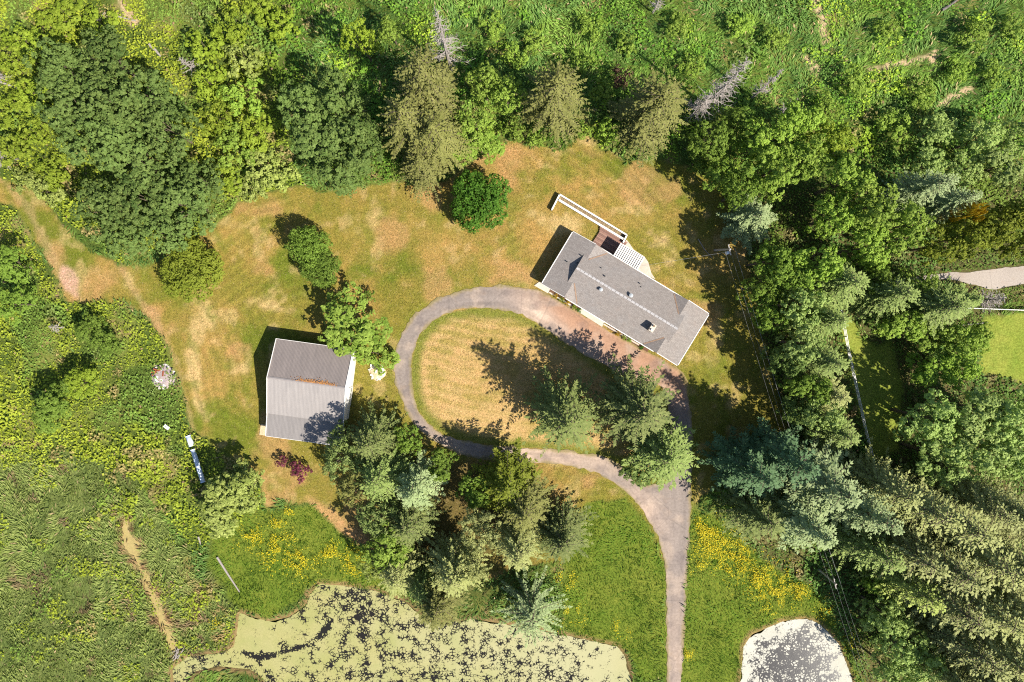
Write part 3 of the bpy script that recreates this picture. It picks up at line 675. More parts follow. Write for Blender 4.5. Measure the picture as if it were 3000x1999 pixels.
# upper middle
grove('broadleaf_tree', 'tall yellow green tree', 'standing alone in upper dark gap', 'tree', None, [(828, 95, 42, 15)], 'maple', 'yellow')
grove('broadleaf_tree', 'shaded green tree', 'right of tall yellow green tree', 'tree', None, [(900, 75, 34, 8)], 'maple', 'bright')
grove('cedar_tree', 'tall brownish olive cedar', 'beside the dead spire', 'tree', 'brown cedars', [(985, 205, 70, 23), (945, 300, 68, 22), (1010, 330, 66, 20), (975, 385, 50, 12)], 'cedar', 'cedar')
grove('broadleaf_tree', 'light green broadleaf tree', 'between cedars above lawn', 'tree', 'light green trees between cedars',
      [(1115, 195, 46, 13), (1165, 225, 46, 12), (1095, 290, 52, 11), (1120, 340, 40, 6), (1065, 345, 40, 6)], 'maple', 'bright')
grove('cedar_tree', 'broad olive cedar', 'behind the house, left of pair', 'tree', None, [(1272, 232, 74, 21)], 'cedar', 'cedar')
grove('cedar_tree', 'broad tan olive cedar', 'behind the house, right of pair', 'tree', None, [(1492, 262, 76, 21)], 'cedar', 'cedar')
grove('willow_shrub', 'dark purple brown shrub', 'beside right hand cedar', 'shrub', None, [(1425, 178, 26, 4)], 'shrub', 'brown')
grove('willow_shrub', 'bright shrub', 'at foot of the cedars', 'shrub', 'shrubs under cedars', [(1340, 300, 24, 3), (1230, 320, 24, 3), (1180, 300, 30, 4), (1400, 300, 34, 4), (1385, 210, 34, 5)], 'shrub', 'bright')
grove('willow_shrub', 'green shrub', 'in tall wetland grass along top', 'shrub', 'top wetland shrubs',
      [(1130, 60, 34, 3), (1230, 90, 36, 3), (1180, 130, 32, 3), (1360, 60, 34, 3), (1440, 100, 30, 3), (1560, 60, 34, 3), (1330, 140, 30, 3), (1590, 150, 34, 3.5)], 'shrub', 'bright')
grove('willow_shrub', 'green shrub', 'in upper right wetland', 'shrub', 'upper right shrubs',
      [(1780, 90, 34, 3), (2240, 85, 44, 4), (2040, 70, 34, 3), (1960, 190, 40, 4), (1905, 250, 40, 4), (2120, 220, 40, 4), (2060, 290, 42, 4), (2200, 160, 34, 3), (2330, 60, 36, 3), (1700, 60, 34, 3), (2290, 170, 34, 3)], 'shrub', 'bright')
# right hand wood
grove('broadleaf_tree', 'shaded dark tree', 'at lawn edge upper right', 'tree', 'shaded lawn edge trees', [(1630, 330, 55, 12), (1655, 410, 48, 11), (1600, 370, 30, 5), (1690, 290, 46, 10), (1700, 440, 48, 15)], 'maple', 'mid')
grove('maple_tree', 'leafy green maple', 'in upper right wood', 'tree', 'upper right maples',
      [(1760, 320, 62, 15), (1830, 290, 56, 14), (1770, 395, 60, 16), (1845, 370, 56, 15), (1905, 330, 50, 13, None, 'yellow'), (1935, 420, 62, 16), (1985, 480, 70, 17), (1915, 500, 56, 15), (2070, 520, 60, 16), (1980, 570, 60, 15)], 'maple', 'bright')
grove('fir_tree', 'pale silvery fir', 'among maples at upper right', 'tree', 'silvery firs', [(2105, 440, 44, 18), (2160, 470, 40, 17)], 'fir', 'blue')
grove('pine_tree', 'small blue green pine', 'at lawn edge beside the utility pole', 'tree', None, [(1722, 505, 50, 12)], 'pine', 'blue')
grove('golden_shrub', 'golden yellow leafed shrub', 'among the right hand trees', 'shrub', None, [(2212, 490, 26, 17)], 'shrub', 'gold')
grove('broadleaf_tree', 'light green tree', 'at far upper right', 'tree', 'far upper right trees',
      [(2150, 300, 42, 8), (2215, 390, 44, 9), (2250, 320, 50, 11), (2300, 380, 54, 12), (2335, 320, 46, 11), (2130, 380, 42, 9)], 'maple', 'pale')
grove('broadleaf_tree', 'olive green tree', 'above the gravel road', 'tree', 'trees above gravel road', [(2220, 545, 56, 15), (2290, 530, 60, 16), (2345, 490, 54, 16), (2160, 565, 50, 14), (2340, 570, 40, 10)], 'maple', 'yewg')
grove('fir_tree', 'tall green tree', 'in shady row right of house', 'tree', 'conifer row right of house',
      [(1795, 640, 60, 17, 'maple', 'mid'), (1865, 620, 62, 18, 'maple', 'bright'), (1908, 655, 56, 19), (1835, 700, 58, 17, 'maple', 'pale'), (1882, 735, 48, 17), (1770, 725, 46, 12, 'maple', 'mid'), (1845, 790, 58, 16, 'maple', 'pale'), (1876, 830, 48, 17, 'fir', 'fir'), (1800, 830, 46, 14, 'maple', 'dark'), (1765, 600, 48, 16, 'maple', 'mid'), (1745, 660, 44, 14, 'maple', 'mid')], 'fir', 'fir')
grove('maple_tree', 'green tree', 'between lawn and white fence', 'tree', 'trees beside white fence',
      [(1855, 880, 54, 15, 'maple', 'mid'), (1890, 905, 46, 15, 'fir', 'tan'), (1880, 955, 54, 15, 'maple', 'pale'), (1908, 990, 46, 15, 'fir', 'fir'), (1830, 940, 44, 11, 'maple', 'dark')], 'maple', 'bright')
grove('broadleaf_tree', 'green tree', 'between white fence and gravel road', 'tree', 'trees below gravel road',
      [(2025, 680, 56, 17, 'fir', 'fir'), (2095, 655, 48, 12, 'maple', 'bright'), (2068, 738, 54, 12, 'maple', 'bright'), (2130, 705, 60, 18, 'fir', 'fir'), (2180, 690, 44, 14, 'pine', 'fir'), (2010, 640, 40, 12, 'maple', 'mid')], 'maple', 'bright')
grove('maple_tree', 'light green maple', 'left of neighbour lawn', 'tree', 'maples beside neighbour lawn',
      [(2150, 775, 54, 10), (2205, 790, 54, 12), (2140, 840, 54, 10), (2195, 850, 46, 12), (2240, 770, 34, 9)], 'maple', 'bright')
grove('maple_tree', 'big bluish green maple', 'at right edge', 'tree', 'big right edge maples',
      [(2125, 960, 66, 16), (2215, 945, 76, 17), (2305, 955, 76, 17), (2150, 1045, 68, 16), (2250, 1040, 80, 17), (2335, 1050, 70, 17)], 'maple', 'pale')
# lower right conifers
grove('fir_tree', 'blue green fir', 'right of the driveway stem', 'tree', 'blue firs by the driveway',
      [(1712, 1072, 70, 21, 'pine', 'deep'), (1790, 1045, 66, 23, 'pine', 'deep'), (1870, 1100, 76, 24, 'pine', 'blue'), (1830, 1190, 66, 22, 'pine', 'blue'), (1960, 1160, 60, 24, 'pine', 'blue')], 'pine', 'blue')
grove('fir_tree', 'dark olive fir', 'leaning over the buttercup meadow', 'tree', None, [(1735, 1175, 62, 17)], 'fir', 'shadefir')
grove('conifer_tree', 'tan olive conifer', 'in upper rows of lower right stand', 'tree', 'upper conifer stand',
      [(2010, 1110, 60, 21), (2080, 1150, 66, 24), (2150, 1180, 66, 25), (2215, 1150, 56, 22), (2290, 1165, 62, 24), (2345, 1200, 56, 23)], 'slim', 'tan')
grove('conifer_tree', 'tan olive conifer', 'in middle rows of lower right stand', 'tree', 'middle conifer stand',
      [(1985, 1250, 60, 19, None, 'fir'), (2055, 1250, 66, 23), (2130, 1275, 70, 25), (2210, 1260, 66, 25), (2275, 1290, 66, 25), (2335, 1300, 60, 25), (2065, 1330, 60, 20, None, 'olive'), (2145, 1365, 68, 24)], 'slim', 'tan')
grove('conifer_tree', 'tan olive conifer', 'in lowest rows of lower right stand', 'tree', 'lower conifer stand',
      [(2215, 1370, 68, 25), (2290, 1390, 70, 26), (2345, 1400, 60, 26), (2185, 1460, 64, 23), (2255, 1470, 70, 25), (2325, 1490, 70, 26), (2180, 1550, 60, 22), (2260, 1555, 66, 25), (2340, 1570, 66, 26)], 'slim', 'tan')
grove('broadleaf_tree', 'pale green broadleaf tree', 'at bottom beside conifer stand', 'tree', 'pale trees below conifers',
      [(2030, 1410, 52, 12), (2065, 1475, 58, 13), (2110, 1520, 62, 13), (2020, 1330, 40, 9, None, 'mid'), (2050, 1550, 50, 12)], 'maple', 'pale')
# island and centre
grove('fir_tree', 'olive green fir', 'on the driveway island, left of pair', 'tree', None, [(1296, 955, 80, 20)], 'fir', 'shadefir')
grove('fir_tree', 'grey olive fir', 'on the driveway island, right of pair', 'tree', None, [(1458, 935, 86, 22)], 'fir', 'shadefir')
grove('fir_tree', 'bright green fir', 'at island corner by driveway fork', 'tree', None, [(1520, 1038, 78, 16)], 'fir', 'fir')
grove('broadleaf_tree', 'leafy green bush tree', 'at lower island tip by driveway fork', 'tree', None, [(1472, 1078, 50, 6)], 'maple', 'dark')
# lower middle wood
grove('pine_tree', 'yellow green tree', 'below the barn corner', 'tree', 'trees below barn',
      [(795, 1050, 60, 13, 'loose', 'fir'), (860, 1010, 58, 15, 'fir', 'shadefir'), (880, 1090, 62, 17, 'fir', 'fir'), (820, 1120, 56, 13, 'loose', 'cedar'), (780, 1000, 36, 8, 'loose', 'fir')], 'pine', 'olive')
grove('pine_tree', 'pale blue green pine', 'in middle of lower wood', 'tree', None, [(958, 1115, 56, 16)], 'pine', 'blue')
grove('broadleaf_tree', 'green tree', 'in left column of lower wood', 'tree', 'lower wood left column',
      [(870, 1180, 58, 14, 'loose', 'fir'), (945, 1195, 58, 15, 'fir', 'shadefir'), (890, 1250, 62, 13, 'maple', 'bright'), (920, 1310, 56, 13, 'fir', 'tan'), (860, 1300, 36, 8, 'loose', 'olive')], 'loose', 'olive')
grove('broadleaf_tree', 'yellow olive tree', 'in right column of lower wood', 'tree', 'lower wood right column',
      [(1165, 1105, 64, 15, 'pine', 'yewg'), (1205, 1160, 62, 17, 'fir', 'cedar'), (1190, 1245, 56, 18, 'fir', 'tan'), (1110, 1215, 62, 16, 'loose', 'tan'), (1045, 1300, 64, 17, 'fir', 'tan'), (1010, 1375, 62, 16, 'fir', 'cedar'), (1085, 1290, 46, 14, 'loose', 'tan'), (975, 1340, 40, 12, 'fir', 'fir')], 'pine', 'olive')
grove('broadleaf_tree', 'shaded dark tree', 'deep inside lower wood', 'tree', 'shaded lower wood trees', [(1020, 1070, 44, 9), (1090, 1130, 46, 10), (940, 1010, 40, 8)], 'maple', 'mid')
grove('fir_tree', 'dark olive fir', 'at right side of lower wood', 'tree', None, [(1288, 1225, 62, 15)], 'fir', 'shadefir')
grove('spruce_tree', 'silvery blue spruce', 'at the pond edge with star shaped branches', 'tree', None, [(1222, 1402, 76, 13)], 'spruce', 'blue')
# lawn trees
grove('yew_shrub', 'rounded olive yew', 'on lawn at left', 'shrub', None, [(444, 625, 76, 6.5)], 'yew1', 'yewg')
grove('broadleaf_tree', 'round glossy green tree', 'alone on lawn above centre', 'tree', None, [(1108, 465, 76, 7.5)], 'yew1', 'lush')
grove('broadleaf_tree', 'small oval green tree', 'on lawn above the barn', 'tree', None, [(708, 568, 52, 7), (740, 612, 50, 6, None, None, 'small round green tree touching oval tree above barn')], 'yew1', 'mid')
grove('broadleaf_tree', 'bright green tree', 'overhanging the barn roof corner', 'tree', None, [(815, 745, 88, 8.5)], 'maple', 'bright')
grove('willow_shrub', 'bright green bush', 'beside driveway by the barn', 'shrub', None, [(866, 812, 54, 3), (820, 815, 28, 3, None, None, 'small green bush against the barn side wall'), (848, 682, 20, 2.5, None, 'mid', 'tiny green shrub in lawn shadow above barn')], 'shrub', 'bright')
grove('red_shrub', 'small purple red shrub', 'left of its larger twin below barn', 'shrub', None, [(648, 1062, 17, 2.2), (690, 1082, 26, 3.0, None, None, 'larger purple red shrub below the barn')], 'shrub', 'red')
grove('broadleaf_tree', 'dense olive green tree', 'shading the white pipe', 'tree', None, [(503, 1155, 80, 10), (560, 1125, 60, 9.5, None, None, 'olive green tree right of white pipe, lower left lawn')], 'maple', 'olive')
# left scrub
grove('broadleaf_tree', 'dark green bush tree', 'in scrub at left edge', 'tree', 'left scrub trees',
      [(25, 610, 54, 8), (40, 700, 50, 7), (110, 940, 56, 8), (205, 755, 38, 5), (190, 880, 44, 6, None, 'yellow'), (240, 790, 34, 5), (150, 900, 34, 6, None, 'mid')], 'maple', 'mid')
def snag_tree(u, v, h, rm, seed, label, lean=(0, 0), nb=70):
    p = at(u, v, 0); o = thing('dead_tree', (p.x, p.y, 0), label, 'dead tree', 'dead standing trees')
    o.rotation_euler = (lean[0], lean[1], 0); snag(seed, h, rm, nb).obj('trunk', DEAD, o)
snag_tree(1037, 165, 24, 4.2, 1, 'tall grey dead conifer spire above brown cedars', nb=90)
snag_tree(1622, 245, 22, 4.0, 2, 'tall bleached dead tree right of the cedars', nb=100)
snag_tree(1588, 268, 12, 3.6, 12, 'shorter bleached dead tree beside the tall bleached one', nb=80)
snag_tree(1728, 225, 14, 2.0, 3, 'slim grey dead tree in upper right wetland', nb=60)
snag_tree(1790, 262, 8, 1.6, 13, 'smallest grey dead tree near upper right maples', nb=40)
snag_tree(1500, 30, 9, 1.6, 4, 'bare dead tree at the top edge', nb=40)
snag_tree(450, 165, 6, 2.2, 5, 'bare dead branches among willow shrubs', nb=30)
snag_tree(20, 360, 5, 3.2, 6, 'bleached dead branches at left edge by path', nb=40)
snag_tree(15, 185, 6, 2.6, 14, 'bleached dead branches among left edge willows', nb=34)
snag_tree(2235, 690, 8, 3.4, 7, 'grey leafless brush tree below gravel road', nb=80)
snag_tree(140, 752, 3, 1.8, 8, 'small bleached dead bush in left scrub', nb=26)

# ------------------------------------------------------------------ ground cover
def scatter(n, u0=-70, u1=2423, v0=-70, v1=1640):
    return RNG.uniform(u0, u1, n), RNG.uniform(v0, v1, n)
HOUSE_Z = [(1300, 520), (1640, 715), (1580, 860), (1230, 670)]
def clear_of(u, v, M, road=True):
    k = (M['drive'] < .3) & (M['isl'] < .4) & (M['pond'] > 1.5) & (M['stream'] > 2 - 12 * RNG.random(len(u)) ** 3) & (M['road'] > 3) & (M['green'] < .6)
    k &= sdf(HOUSE_Z, u, v) > 0
    return k

def build_bramble():
    u, v = scatter(330000); M = masks(u, v); k = clear_of(u, v, M) & (M['lawn'] < .35)
    x0 = fbm(u, v, 60, 120, 4); top = sstep(330, 230, v) * sstep(640, 780, u)
    dens = M['bram'] * np.where(top > .3, np.where(x0 > .52, .8, .12), 1.0)
    dens = np.maximum(dens, M['field'] * sstep(.5, .6, fbm(u, v, 50, 130, 4)) * .75)
    dens = np.maximum(dens, top * sstep(.48, .6, x0) * .8)
    dens = dens * (.35 + .65 * sstep(.28, .42, fbm(u, v, 34, 310, 4)))
    for t in TRACKS_TOP: dens = dens * sstep(1, 11, pdist(t, u, v) + (fbm(u, v, 9, 300, 4) - .5) * 26)
    k &= RNG.random(len(u)) < dens * .9
    u, v = u[k], v[k]; n = len(u)
    P = np.array([(a - VW / 2) / PPM for a in u]); 
    xy = np.array([tuple(at(a, b))[:2] for a, b in zip(u, v)]); x, y = xy[:, 0], xy[:, 1]
    hm = fbm(x, y, 3.2, 140, 3); hb = fbm(x, y, 9, 150, 2)
    z = .15 + 1.7 * np.clip(hm - .3, 0, 1) * (.4 + hb) + RNG.uniform(-.18, .18, n)
    e = .25; gx = (fbm(x + e, y, 3.2, 140, 3) - hm) / e * 1.6; gy = (fbm(x, y + e, 3.2, 140, 3) - hm) / e * 1.6
    nn = unit(np.stack([-gx, -gy, np.ones(n)], -1) + RNG.normal(size=(n, 3)) * .38)
    t = RNG.normal(size=(n, 3)); t = unit(t - nn * (t * nn).sum(-1, keepdims=True))
    s = RNG.uniform(.7, 1.35, n) * (.20 + .42 * fbm(x, y, 6, 320, 3))
    V, F = cards(np.stack([x, y, z], -1), t, nn, s, s * .7)
    q = fbm(x, y, 8, 160, 4); q2 = np.clip(RNG.normal(.5, .28, n), 0, 1)
    c = mix(np.broadcast_to(C3(.055, .135, .018), (n, 3)), C3(.15, .255, .03), q2)
    c = mix(c, C3(.27, .355, .035) * (.7 + .5 * q2)[:, None], sstep(.44, .62, q) * .85)
    left = sstep(700, 560, u); c = mix(c, C3(.31, .34, .035) * (.65 + .6 * q2)[:, None], left * .7)
    c = mix(c, C3(.10, .15, .035) * (.7 + .6 * q2)[:, None], sstep(1650, 1750, u) * sstep(330, 450, v) * .7); tq = sstep(420, 280, v) * sstep(640, 780, u); c = c * (1 + .35 * tq)[:, None]
    c = mix(c, C3(.30, .21, .11) * (.6 + .7 * q2)[:, None], sstep(.64, .72, fbm(x, y, 3.5, 330, 4)) * .75)
    c = mix(c, C3(.12, .22, .05) * (.6 + .7 * q2)[:, None], sstep(.55, .65, fbm(x, y, 6, 340, 3)) * .7)
    c = mix(c, C3(.26, .18, .10), (RNG.random(n) < .012) * 1.0)
    c = c * 1.38
    me = mesh_np('bramble', V, F, {'col': np.repeat(c, 4, 0)}, mat_cover('bramble_leaf'))
    tag(link('bramble', me), 'low yellow green bramble and willow scrub covering the rough ground', 'bramble', kind='stuff')
build_bramble()

def build_grass():
    u, v = scatter(420000); M = masks(u, v)
    k = clear_of(u, v, M) & (M['lawn'] < .5)
    mead = np.clip(M['mm'] + M['mr'] + M['ml'], 0, 1); wild = np.clip(1 - M['bram'] * .75, 0, 1)
    top = sstep(330, 230, v) * sstep(640, 780, u)
    dens = np.maximum(np.maximum(mead, M['field']), np.maximum(top, wild * .6)) * np.where(M['bram'] > .5, np.where(top > .3, .8, .15), 1)
    for t in TRACKS_TOP: dens = dens * sstep(0, 9, pdist(t, u, v) + (fbm(u, v, 9, 300, 4) - .5) * 26)
    k &= RNG.random(len(u)) < dens
    u, v, mead, fld = u[k], v[k], mead[k], M['field'][k]; mr = M['mr'][k]; top = top[k]; n = len(u)
    xy = np.array([tuple(at(a, b))[:2] for a, b in zip(u, v)]); x, y = xy[:, 0], xy[:, 1]
    fl = fbm(x, y, 9, 200, 3) * 9 + fbm(x, y, 2.5, 210, 3) * 5
    az = fl + RNG.normal(0, .45, n)
    tall = np.where(mead > .5, .55, 1.0) * (.55 + .9 * fbm(x, y, 2.4, 220, 3))
    ln = tall * RNG.uniform(.55, 1.15, n); tilt = RNG.uniform(.25, .75, n)
    dv = np.stack([np.cos(az) * np.cos(tilt), np.sin(az) * np.cos(tilt), np.sin(tilt)], -1)
    pos = np.stack([x, y, np.full(n, -.03)], -1) + dv * (ln * .5)[:, None]
    nn = unit(np.stack([-np.cos(az) * np.sin(tilt), -np.sin(az) * np.sin(tilt), np.cos(tilt)], -1) + RNG.normal(size=(n, 3)) * .35)
    V, F = cards(pos, dv, nn, ln, ln * RNG.uniform(.12, .24, n))
    q = fbm(x, y, 7, 230, 4); r = np.clip(RNG.normal(.5, .25, n), 0, 1)
    c = mix(np.broadcast_to(C3(.07, .15, .03), (n, 3)), C3(.175, .27, .07), r)
    c = mix(c, C3(.19, .29, .05) * (.7 + .6 * r)[:, None], sstep(.45, .65, q) * .7)
    mq = sstep(.35, .65, fbm(x, y, 3.0, 280, 4)); c = mix(c, mix(np.broadcast_to(C3(.060, .125, .010), (n, 3)), C3(.145, .22, .026), r) * (.75 + .5 * mq)[:, None], mead * .9)
    c = mix(c, mix(np.broadcast_to(C3(.155, .20, .048), (n, 3)), C3(.335, .365, .115), r), fld * .85)
    c = mix(c, C3(.44, .33, .18), (RNG.random(n) < .03) * (1 - mead))
    rim = M['stream'][k]; c = mix(c, C3(.27, .16, .09) * (.6 + .8 * r)[:, None], sstep(26, 4, rim) * sstep(.45, .6, fbm(x, y, 1.6, 260, 3)) * .9)
    c = mix(c, C3(.34, .24, .11) * (.6 + .8 * r)[:, None], np.clip(sstep(.42, .6, fbm(x, y, 2.5, 265, 3)) * 1.6 * blob(u, v, 490, 1400, 30, 110, -22), 0, .9))
    c = mix(c, C3(.24, .13, .10) * (.6 + .8 * r)[:, None], fld * sstep(.68, .75, fbm(x, y, 4, 270, 4)) * .7)
    c = c * (1.25 + .35 * top)[:, None]
    me = mesh_np('tall_grass', V, F, {'col': np.repeat(c, 4, 0)}, mat_cover('grass_blade', .35))
    tag(link('tall_grass', me), 'uncut tall meadow grass bending in the wind', 'grass', kind='stuff')
build_grass()

def build_lawn_grass():
    u, v = scatter(420000, -40, 1850, 280, 1340); M = masks(u, v)
    k = ((M['lawn'] > .3) | (M['isl'] > .3)) & (M['drive'] < .55) & (sdf(HOUSE_Z, u, v) > -30) & (M['pond'] > 2)
    u, v = u[k], v[k]; n = len(u)
    xy = np.array([tuple(at(a, b))[:2] for a, b in zip(u, v)]); x, y = xy[:, 0], xy[:, 1]
    c, _ = ground_colour(u, v, x, y); r = RNG.normal(1.0, .20, n).clip(.5, 1.6)
    c = c * r[:, None] * 1.28; c = mix(c, C3(.15, .19, .025), (RNG.random(n) < .12) * .6); c = mix(c, C3(.58, .44, .23), (RNG.random(n) < .10) * .6)
    az = fbm(x, y, 6, 350, 3) * 12 + RNG.normal(0, .8, n); ti = RNG.uniform(.08, .45, n)
    ln = RNG.uniform(.10, .24, n) * np.where(_['drive'] > .02, .8, 1.0)
    dv = np.stack([np.cos(az) * np.cos(ti), np.sin(az) * np.cos(ti), np.sin(ti)], -1)
    nn = unit(np.stack([-np.cos(az) * np.sin(ti), -np.sin(az) * np.sin(ti), np.cos(ti)], -1) + RNG.normal(size=(n, 3)) * .3)
    pos = np.stack([x, y, np.full(n, -.05)], -1) + dv * (ln * .5)[:, None]
    V, F = cards(pos, dv, nn, ln, ln * RNG.uniform(.35, .6, n))
    me = mesh_np('lawn_grass', V, F, {'col': np.repeat(c, 4, 0)}, mat_cover('dry_grass_blade', .25))
    tag(link('lawn_grass', me), 'short dry mown grass of the lawn', 'grass', kind='stuff')
build_lawn_grass()

def build_flowers():
    u, v = scatter(330000, 480, 1960, 1130, 1600)
    d = sstep(4, -12, sdf(FLOWER_R, *warp(u, v, 12, 30))) * sstep(.35, .6, fbm(u, v, 26, 240, 4))
    for (a, b, r, s) in ((1640, 1250, 42, .5), (1680, 1275, 40, .6), (1770, 1345, 40, .8), (1835, 1355, 18, .9), (575, 1235, 24, .6), (640, 1262, 34, .7), (645, 1195, 16, .6), (665, 1180, 12, .6), (690, 1290, 30, .5), (762, 1272, 18, .9), (820, 1290, 26, .7),
                         (600, 1250, 22, .5), (1300, 1325, 20, .6), (1312, 1408, 22, .6), (1425, 1440, 14, .4), (1580, 1500, 12, .7), (1580, 1300, 14, .4), (460, 1300, 12, .4), (500, 1425, 18, .3), (1900, 1400, 20, .4), (1960, 1480, 22, .3)):
        d = np.maximum(d, blob(u, v, a, b, r) * s * sstep(.38, .6, fbm(u, v, 14, 250, 3)) * 1.6)
    M = masks(u, v); k = (RNG.random(len(u)) < d * .85) & (M['drive'] < .2) & (M['pond'] > 3)
    u, v = u[k], v[k]; n = len(u)
    xy = np.array([tuple(at(a, b))[:2] for a, b in zip(u, v)])
    pos = np.column_stack([xy, RNG.uniform(.40, .75, n)])
    nn = unit(np.array([0, 0, 1.0]) + RNG.normal(size=(n, 3)) * .3); t = RNG.normal(size=(n, 3)); t = unit(t - nn * (t * nn).sum(-1, keepdims=True))
    s = RNG.uniform(.06, .22, n); V, F = cards(pos, t, nn, s, s)
    c = mix(np.broadcast_to(C3(.56, .44, .015), (n, 3)), C3(.72, .60, .04), RNG.random(n))
    me = mesh_np('buttercup_flowers', V, F, {'col': np.repeat(c, 4, 0)}, mat_cover('buttercup_petal', .2))
    tag(link('buttercup_flowers', me), 'yellow buttercups drifting through the meadow grass', 'flowers', kind='stuff')
build_flowers()

# ------------------------------------------------------------------ house
M_SHING = mat_shingle()
M_WHITE = mat_plain('white_paint', (.80, .78, .74), .6, .05, 3)
M_SIDING = mat_plain('cream_siding', (.55, .50, .43), .8, .08, 3)
M_CONC = mat_plain('pale_concrete', (.60, .53, .45), .9, .10, 2.5, grime=(.42, .34, .27))
M_BRICKC = mat_plain('chimney_brick', (.33, .24, .18), .9, .25, 9)
M_DARK = mat_plain('dark_metal', (.03, .035, .04), .5, .2)
M_GLASS = mat_plain('window_glass', (.04, .05, .06), .1, .1, spec=.6)
M_GALV = mat_plain('galvanised_metal', (.42, .45, .47), .4, .12, 8)
M_RIDGE = mat_plain('ridge_cap_shingle', (.44, .42, .42), .9, .22, 2.2)
M_LITTER = mat_plain('needle_litter', (.30, .20, .14), .95, .3, 6)
hc = ats(1838, 875, 4.58)
HR = math.atan2(-.515, .857)
EZ, HX, HY, MR, WX, WR, IX = 2.6, 13.65, 5.2, 4.58, 9.2, 3.74, 6.5
house = thing('house', (hc.x, hc.y, 0), 'long grey shingle roofed house with white eaves and two end wings', 'house', None, HR)
def nrm3(p): return (Vector(p[1]) - Vector(p[0])).cross(Vector(p[2]) - Vector(p[1])).normalized()
def roof_slope(name, pts, mat=M_SHING, th=.14, parent=house):
    n = nrm3(pts)
    if n.z < 0: pts = pts[::-1]; n = -n
    o = MB().slab(pts, th, n).obj(name, mat, parent); return o
GX = 10.05
for sgn in (-1, 1):
    roof_slope('roof_slope', [(-GX, sgn * HY, EZ), (GX, sgn * HY, EZ), (GX, 0, MR), (-GX, 0, MR)])
for e in (-1, 1):
    roof_slope('wing_roof_slope', [(e * WX, -HY, WR), (e * HX, -HY, EZ), (e * HX, HY, EZ), (e * WX, HY, WR)])
    roof_slope('wing_roof_slope', [(e * WX, -HY, WR), (e * IX, -HY, EZ + .002), (e * IX, HY, EZ + .002), (e * WX, HY, WR)], th=.10)
    # small gable wall that pokes above the wing
    MB().slab([(e * (GX - .25), -3.6, 3.2), (e * (GX - .25), 3.6, 3.2), (e * (GX - .25), 0, MR - .16)] if e > 0 else [(e * (GX - .25), 3.6, 3.2), (e * (GX - .25), -3.6, 3.2), (e * (GX - .25), 0, MR - .16)], .1, Vector((e, 0, 0))).obj('gable_wall', M_SIDING, house)
    MB().box((e * (HX + .05), 0, EZ - .03), (.14, 2 * HY - .3, .16)).obj('gutter', M_WHITE, house)
    for s in (-1, 1):
        MB().slab([(e * WX, s * (HY + .06), WR + .02), (e * HX, s * (HY + .06), EZ + .02), (e * HX, s * (HY + .06), EZ - .16), (e * WX, s * (HY + .06), WR - .16)], .08, Vector((0, s * 1.0, 0))).obj('barge_board', M_WHITE, house)
        # drifted needles along the valley
        a, b = Vector((e * 6.7, s * 5.0, 2.71)), Vector((e * 8.95, s * 2.35, 3.70))
        MB().beam(a + Vector((0, 0, .03)), b + Vector((0, 0, .03)), .20, .03).obj('valley_litter', M_LITTER, house)
for s in (-1, 1):
    MB().box((0, s * (HY + .05), EZ - .03), (2 * WX - .7, .14, .16)).obj('gutter', M_WHITE, house)
for k in range(26):
    xx = -GX + .4 + k * (2 * GX - .8) / 25.0
    c_ = MB()
    c_.slab([(xx - .34, -.19, MR - .045), (xx + .34, -.19, MR - .045), (xx + .34, 0, MR + .03), (xx - .34, 0, MR + .03)], .02, Vector((0, 0, 1)))
    c_.slab([(xx - .34, 0, MR + .03), (xx + .34, 0, MR + .03), (xx + .34, .19, MR - .045), (xx - .34, .19, MR - .045)], .02, Vector((0, 0, 1)))
    c_.obj('ridge_cap', M_RIDGE, house)
wl = MB()
wl.box((0, 4.55, 1.2), (26.0, .2, 2.6)); wl.box((0, -4.55, 1.2), (26.0, .2, 2.6)); wl.box((13.0, 0, 1.2), (.2, 8.9, 2.6)); wl.box((-13.0, 0, 1.2), (.2, 8.9, 2.6))
wl.obj('wall', M_SIDING, house)
def window(x, y, wd, ht, face):
    f = MB(); dd = .06
    if face in 'ns':
        yy = y + (.12 if face == 'n' else -.12)
        for (cx, cz, a, b) in ((x, 1.4 + ht / 2, wd + .16, .08), (x, 1.4 - ht / 2, wd + .16, .08), (x - wd / 2, 1.4, .08, ht), (x + wd / 2, 1.4, .08, ht)): f.box((cx, yy, cz), (a, dd, b))
        o = f.obj('window', M_WHITE, house); MB().box((x, yy - (.02 if face == 'n' else -.02), 1.4), (wd - .08, .02, ht - .08)).obj('pane', M_GLASS, o)
for x in (-10.5, -6.5, 3.5, 6.5, 10.5): window(x, -4.55, 1.8, 1.2, 's'); window(x, 4.55, 1.6, 1.1, 'n')
d = MB().box((-1.6, -4.68, 1.1), (1.0, .06, 2.1)).obj('door', mat_plain('door_paint', (.25, .08, .06), .5), house)
MB().box((-1.2, -4.73, 1.05), (.06, .06, .12)).obj('handle', M_GALV, d)
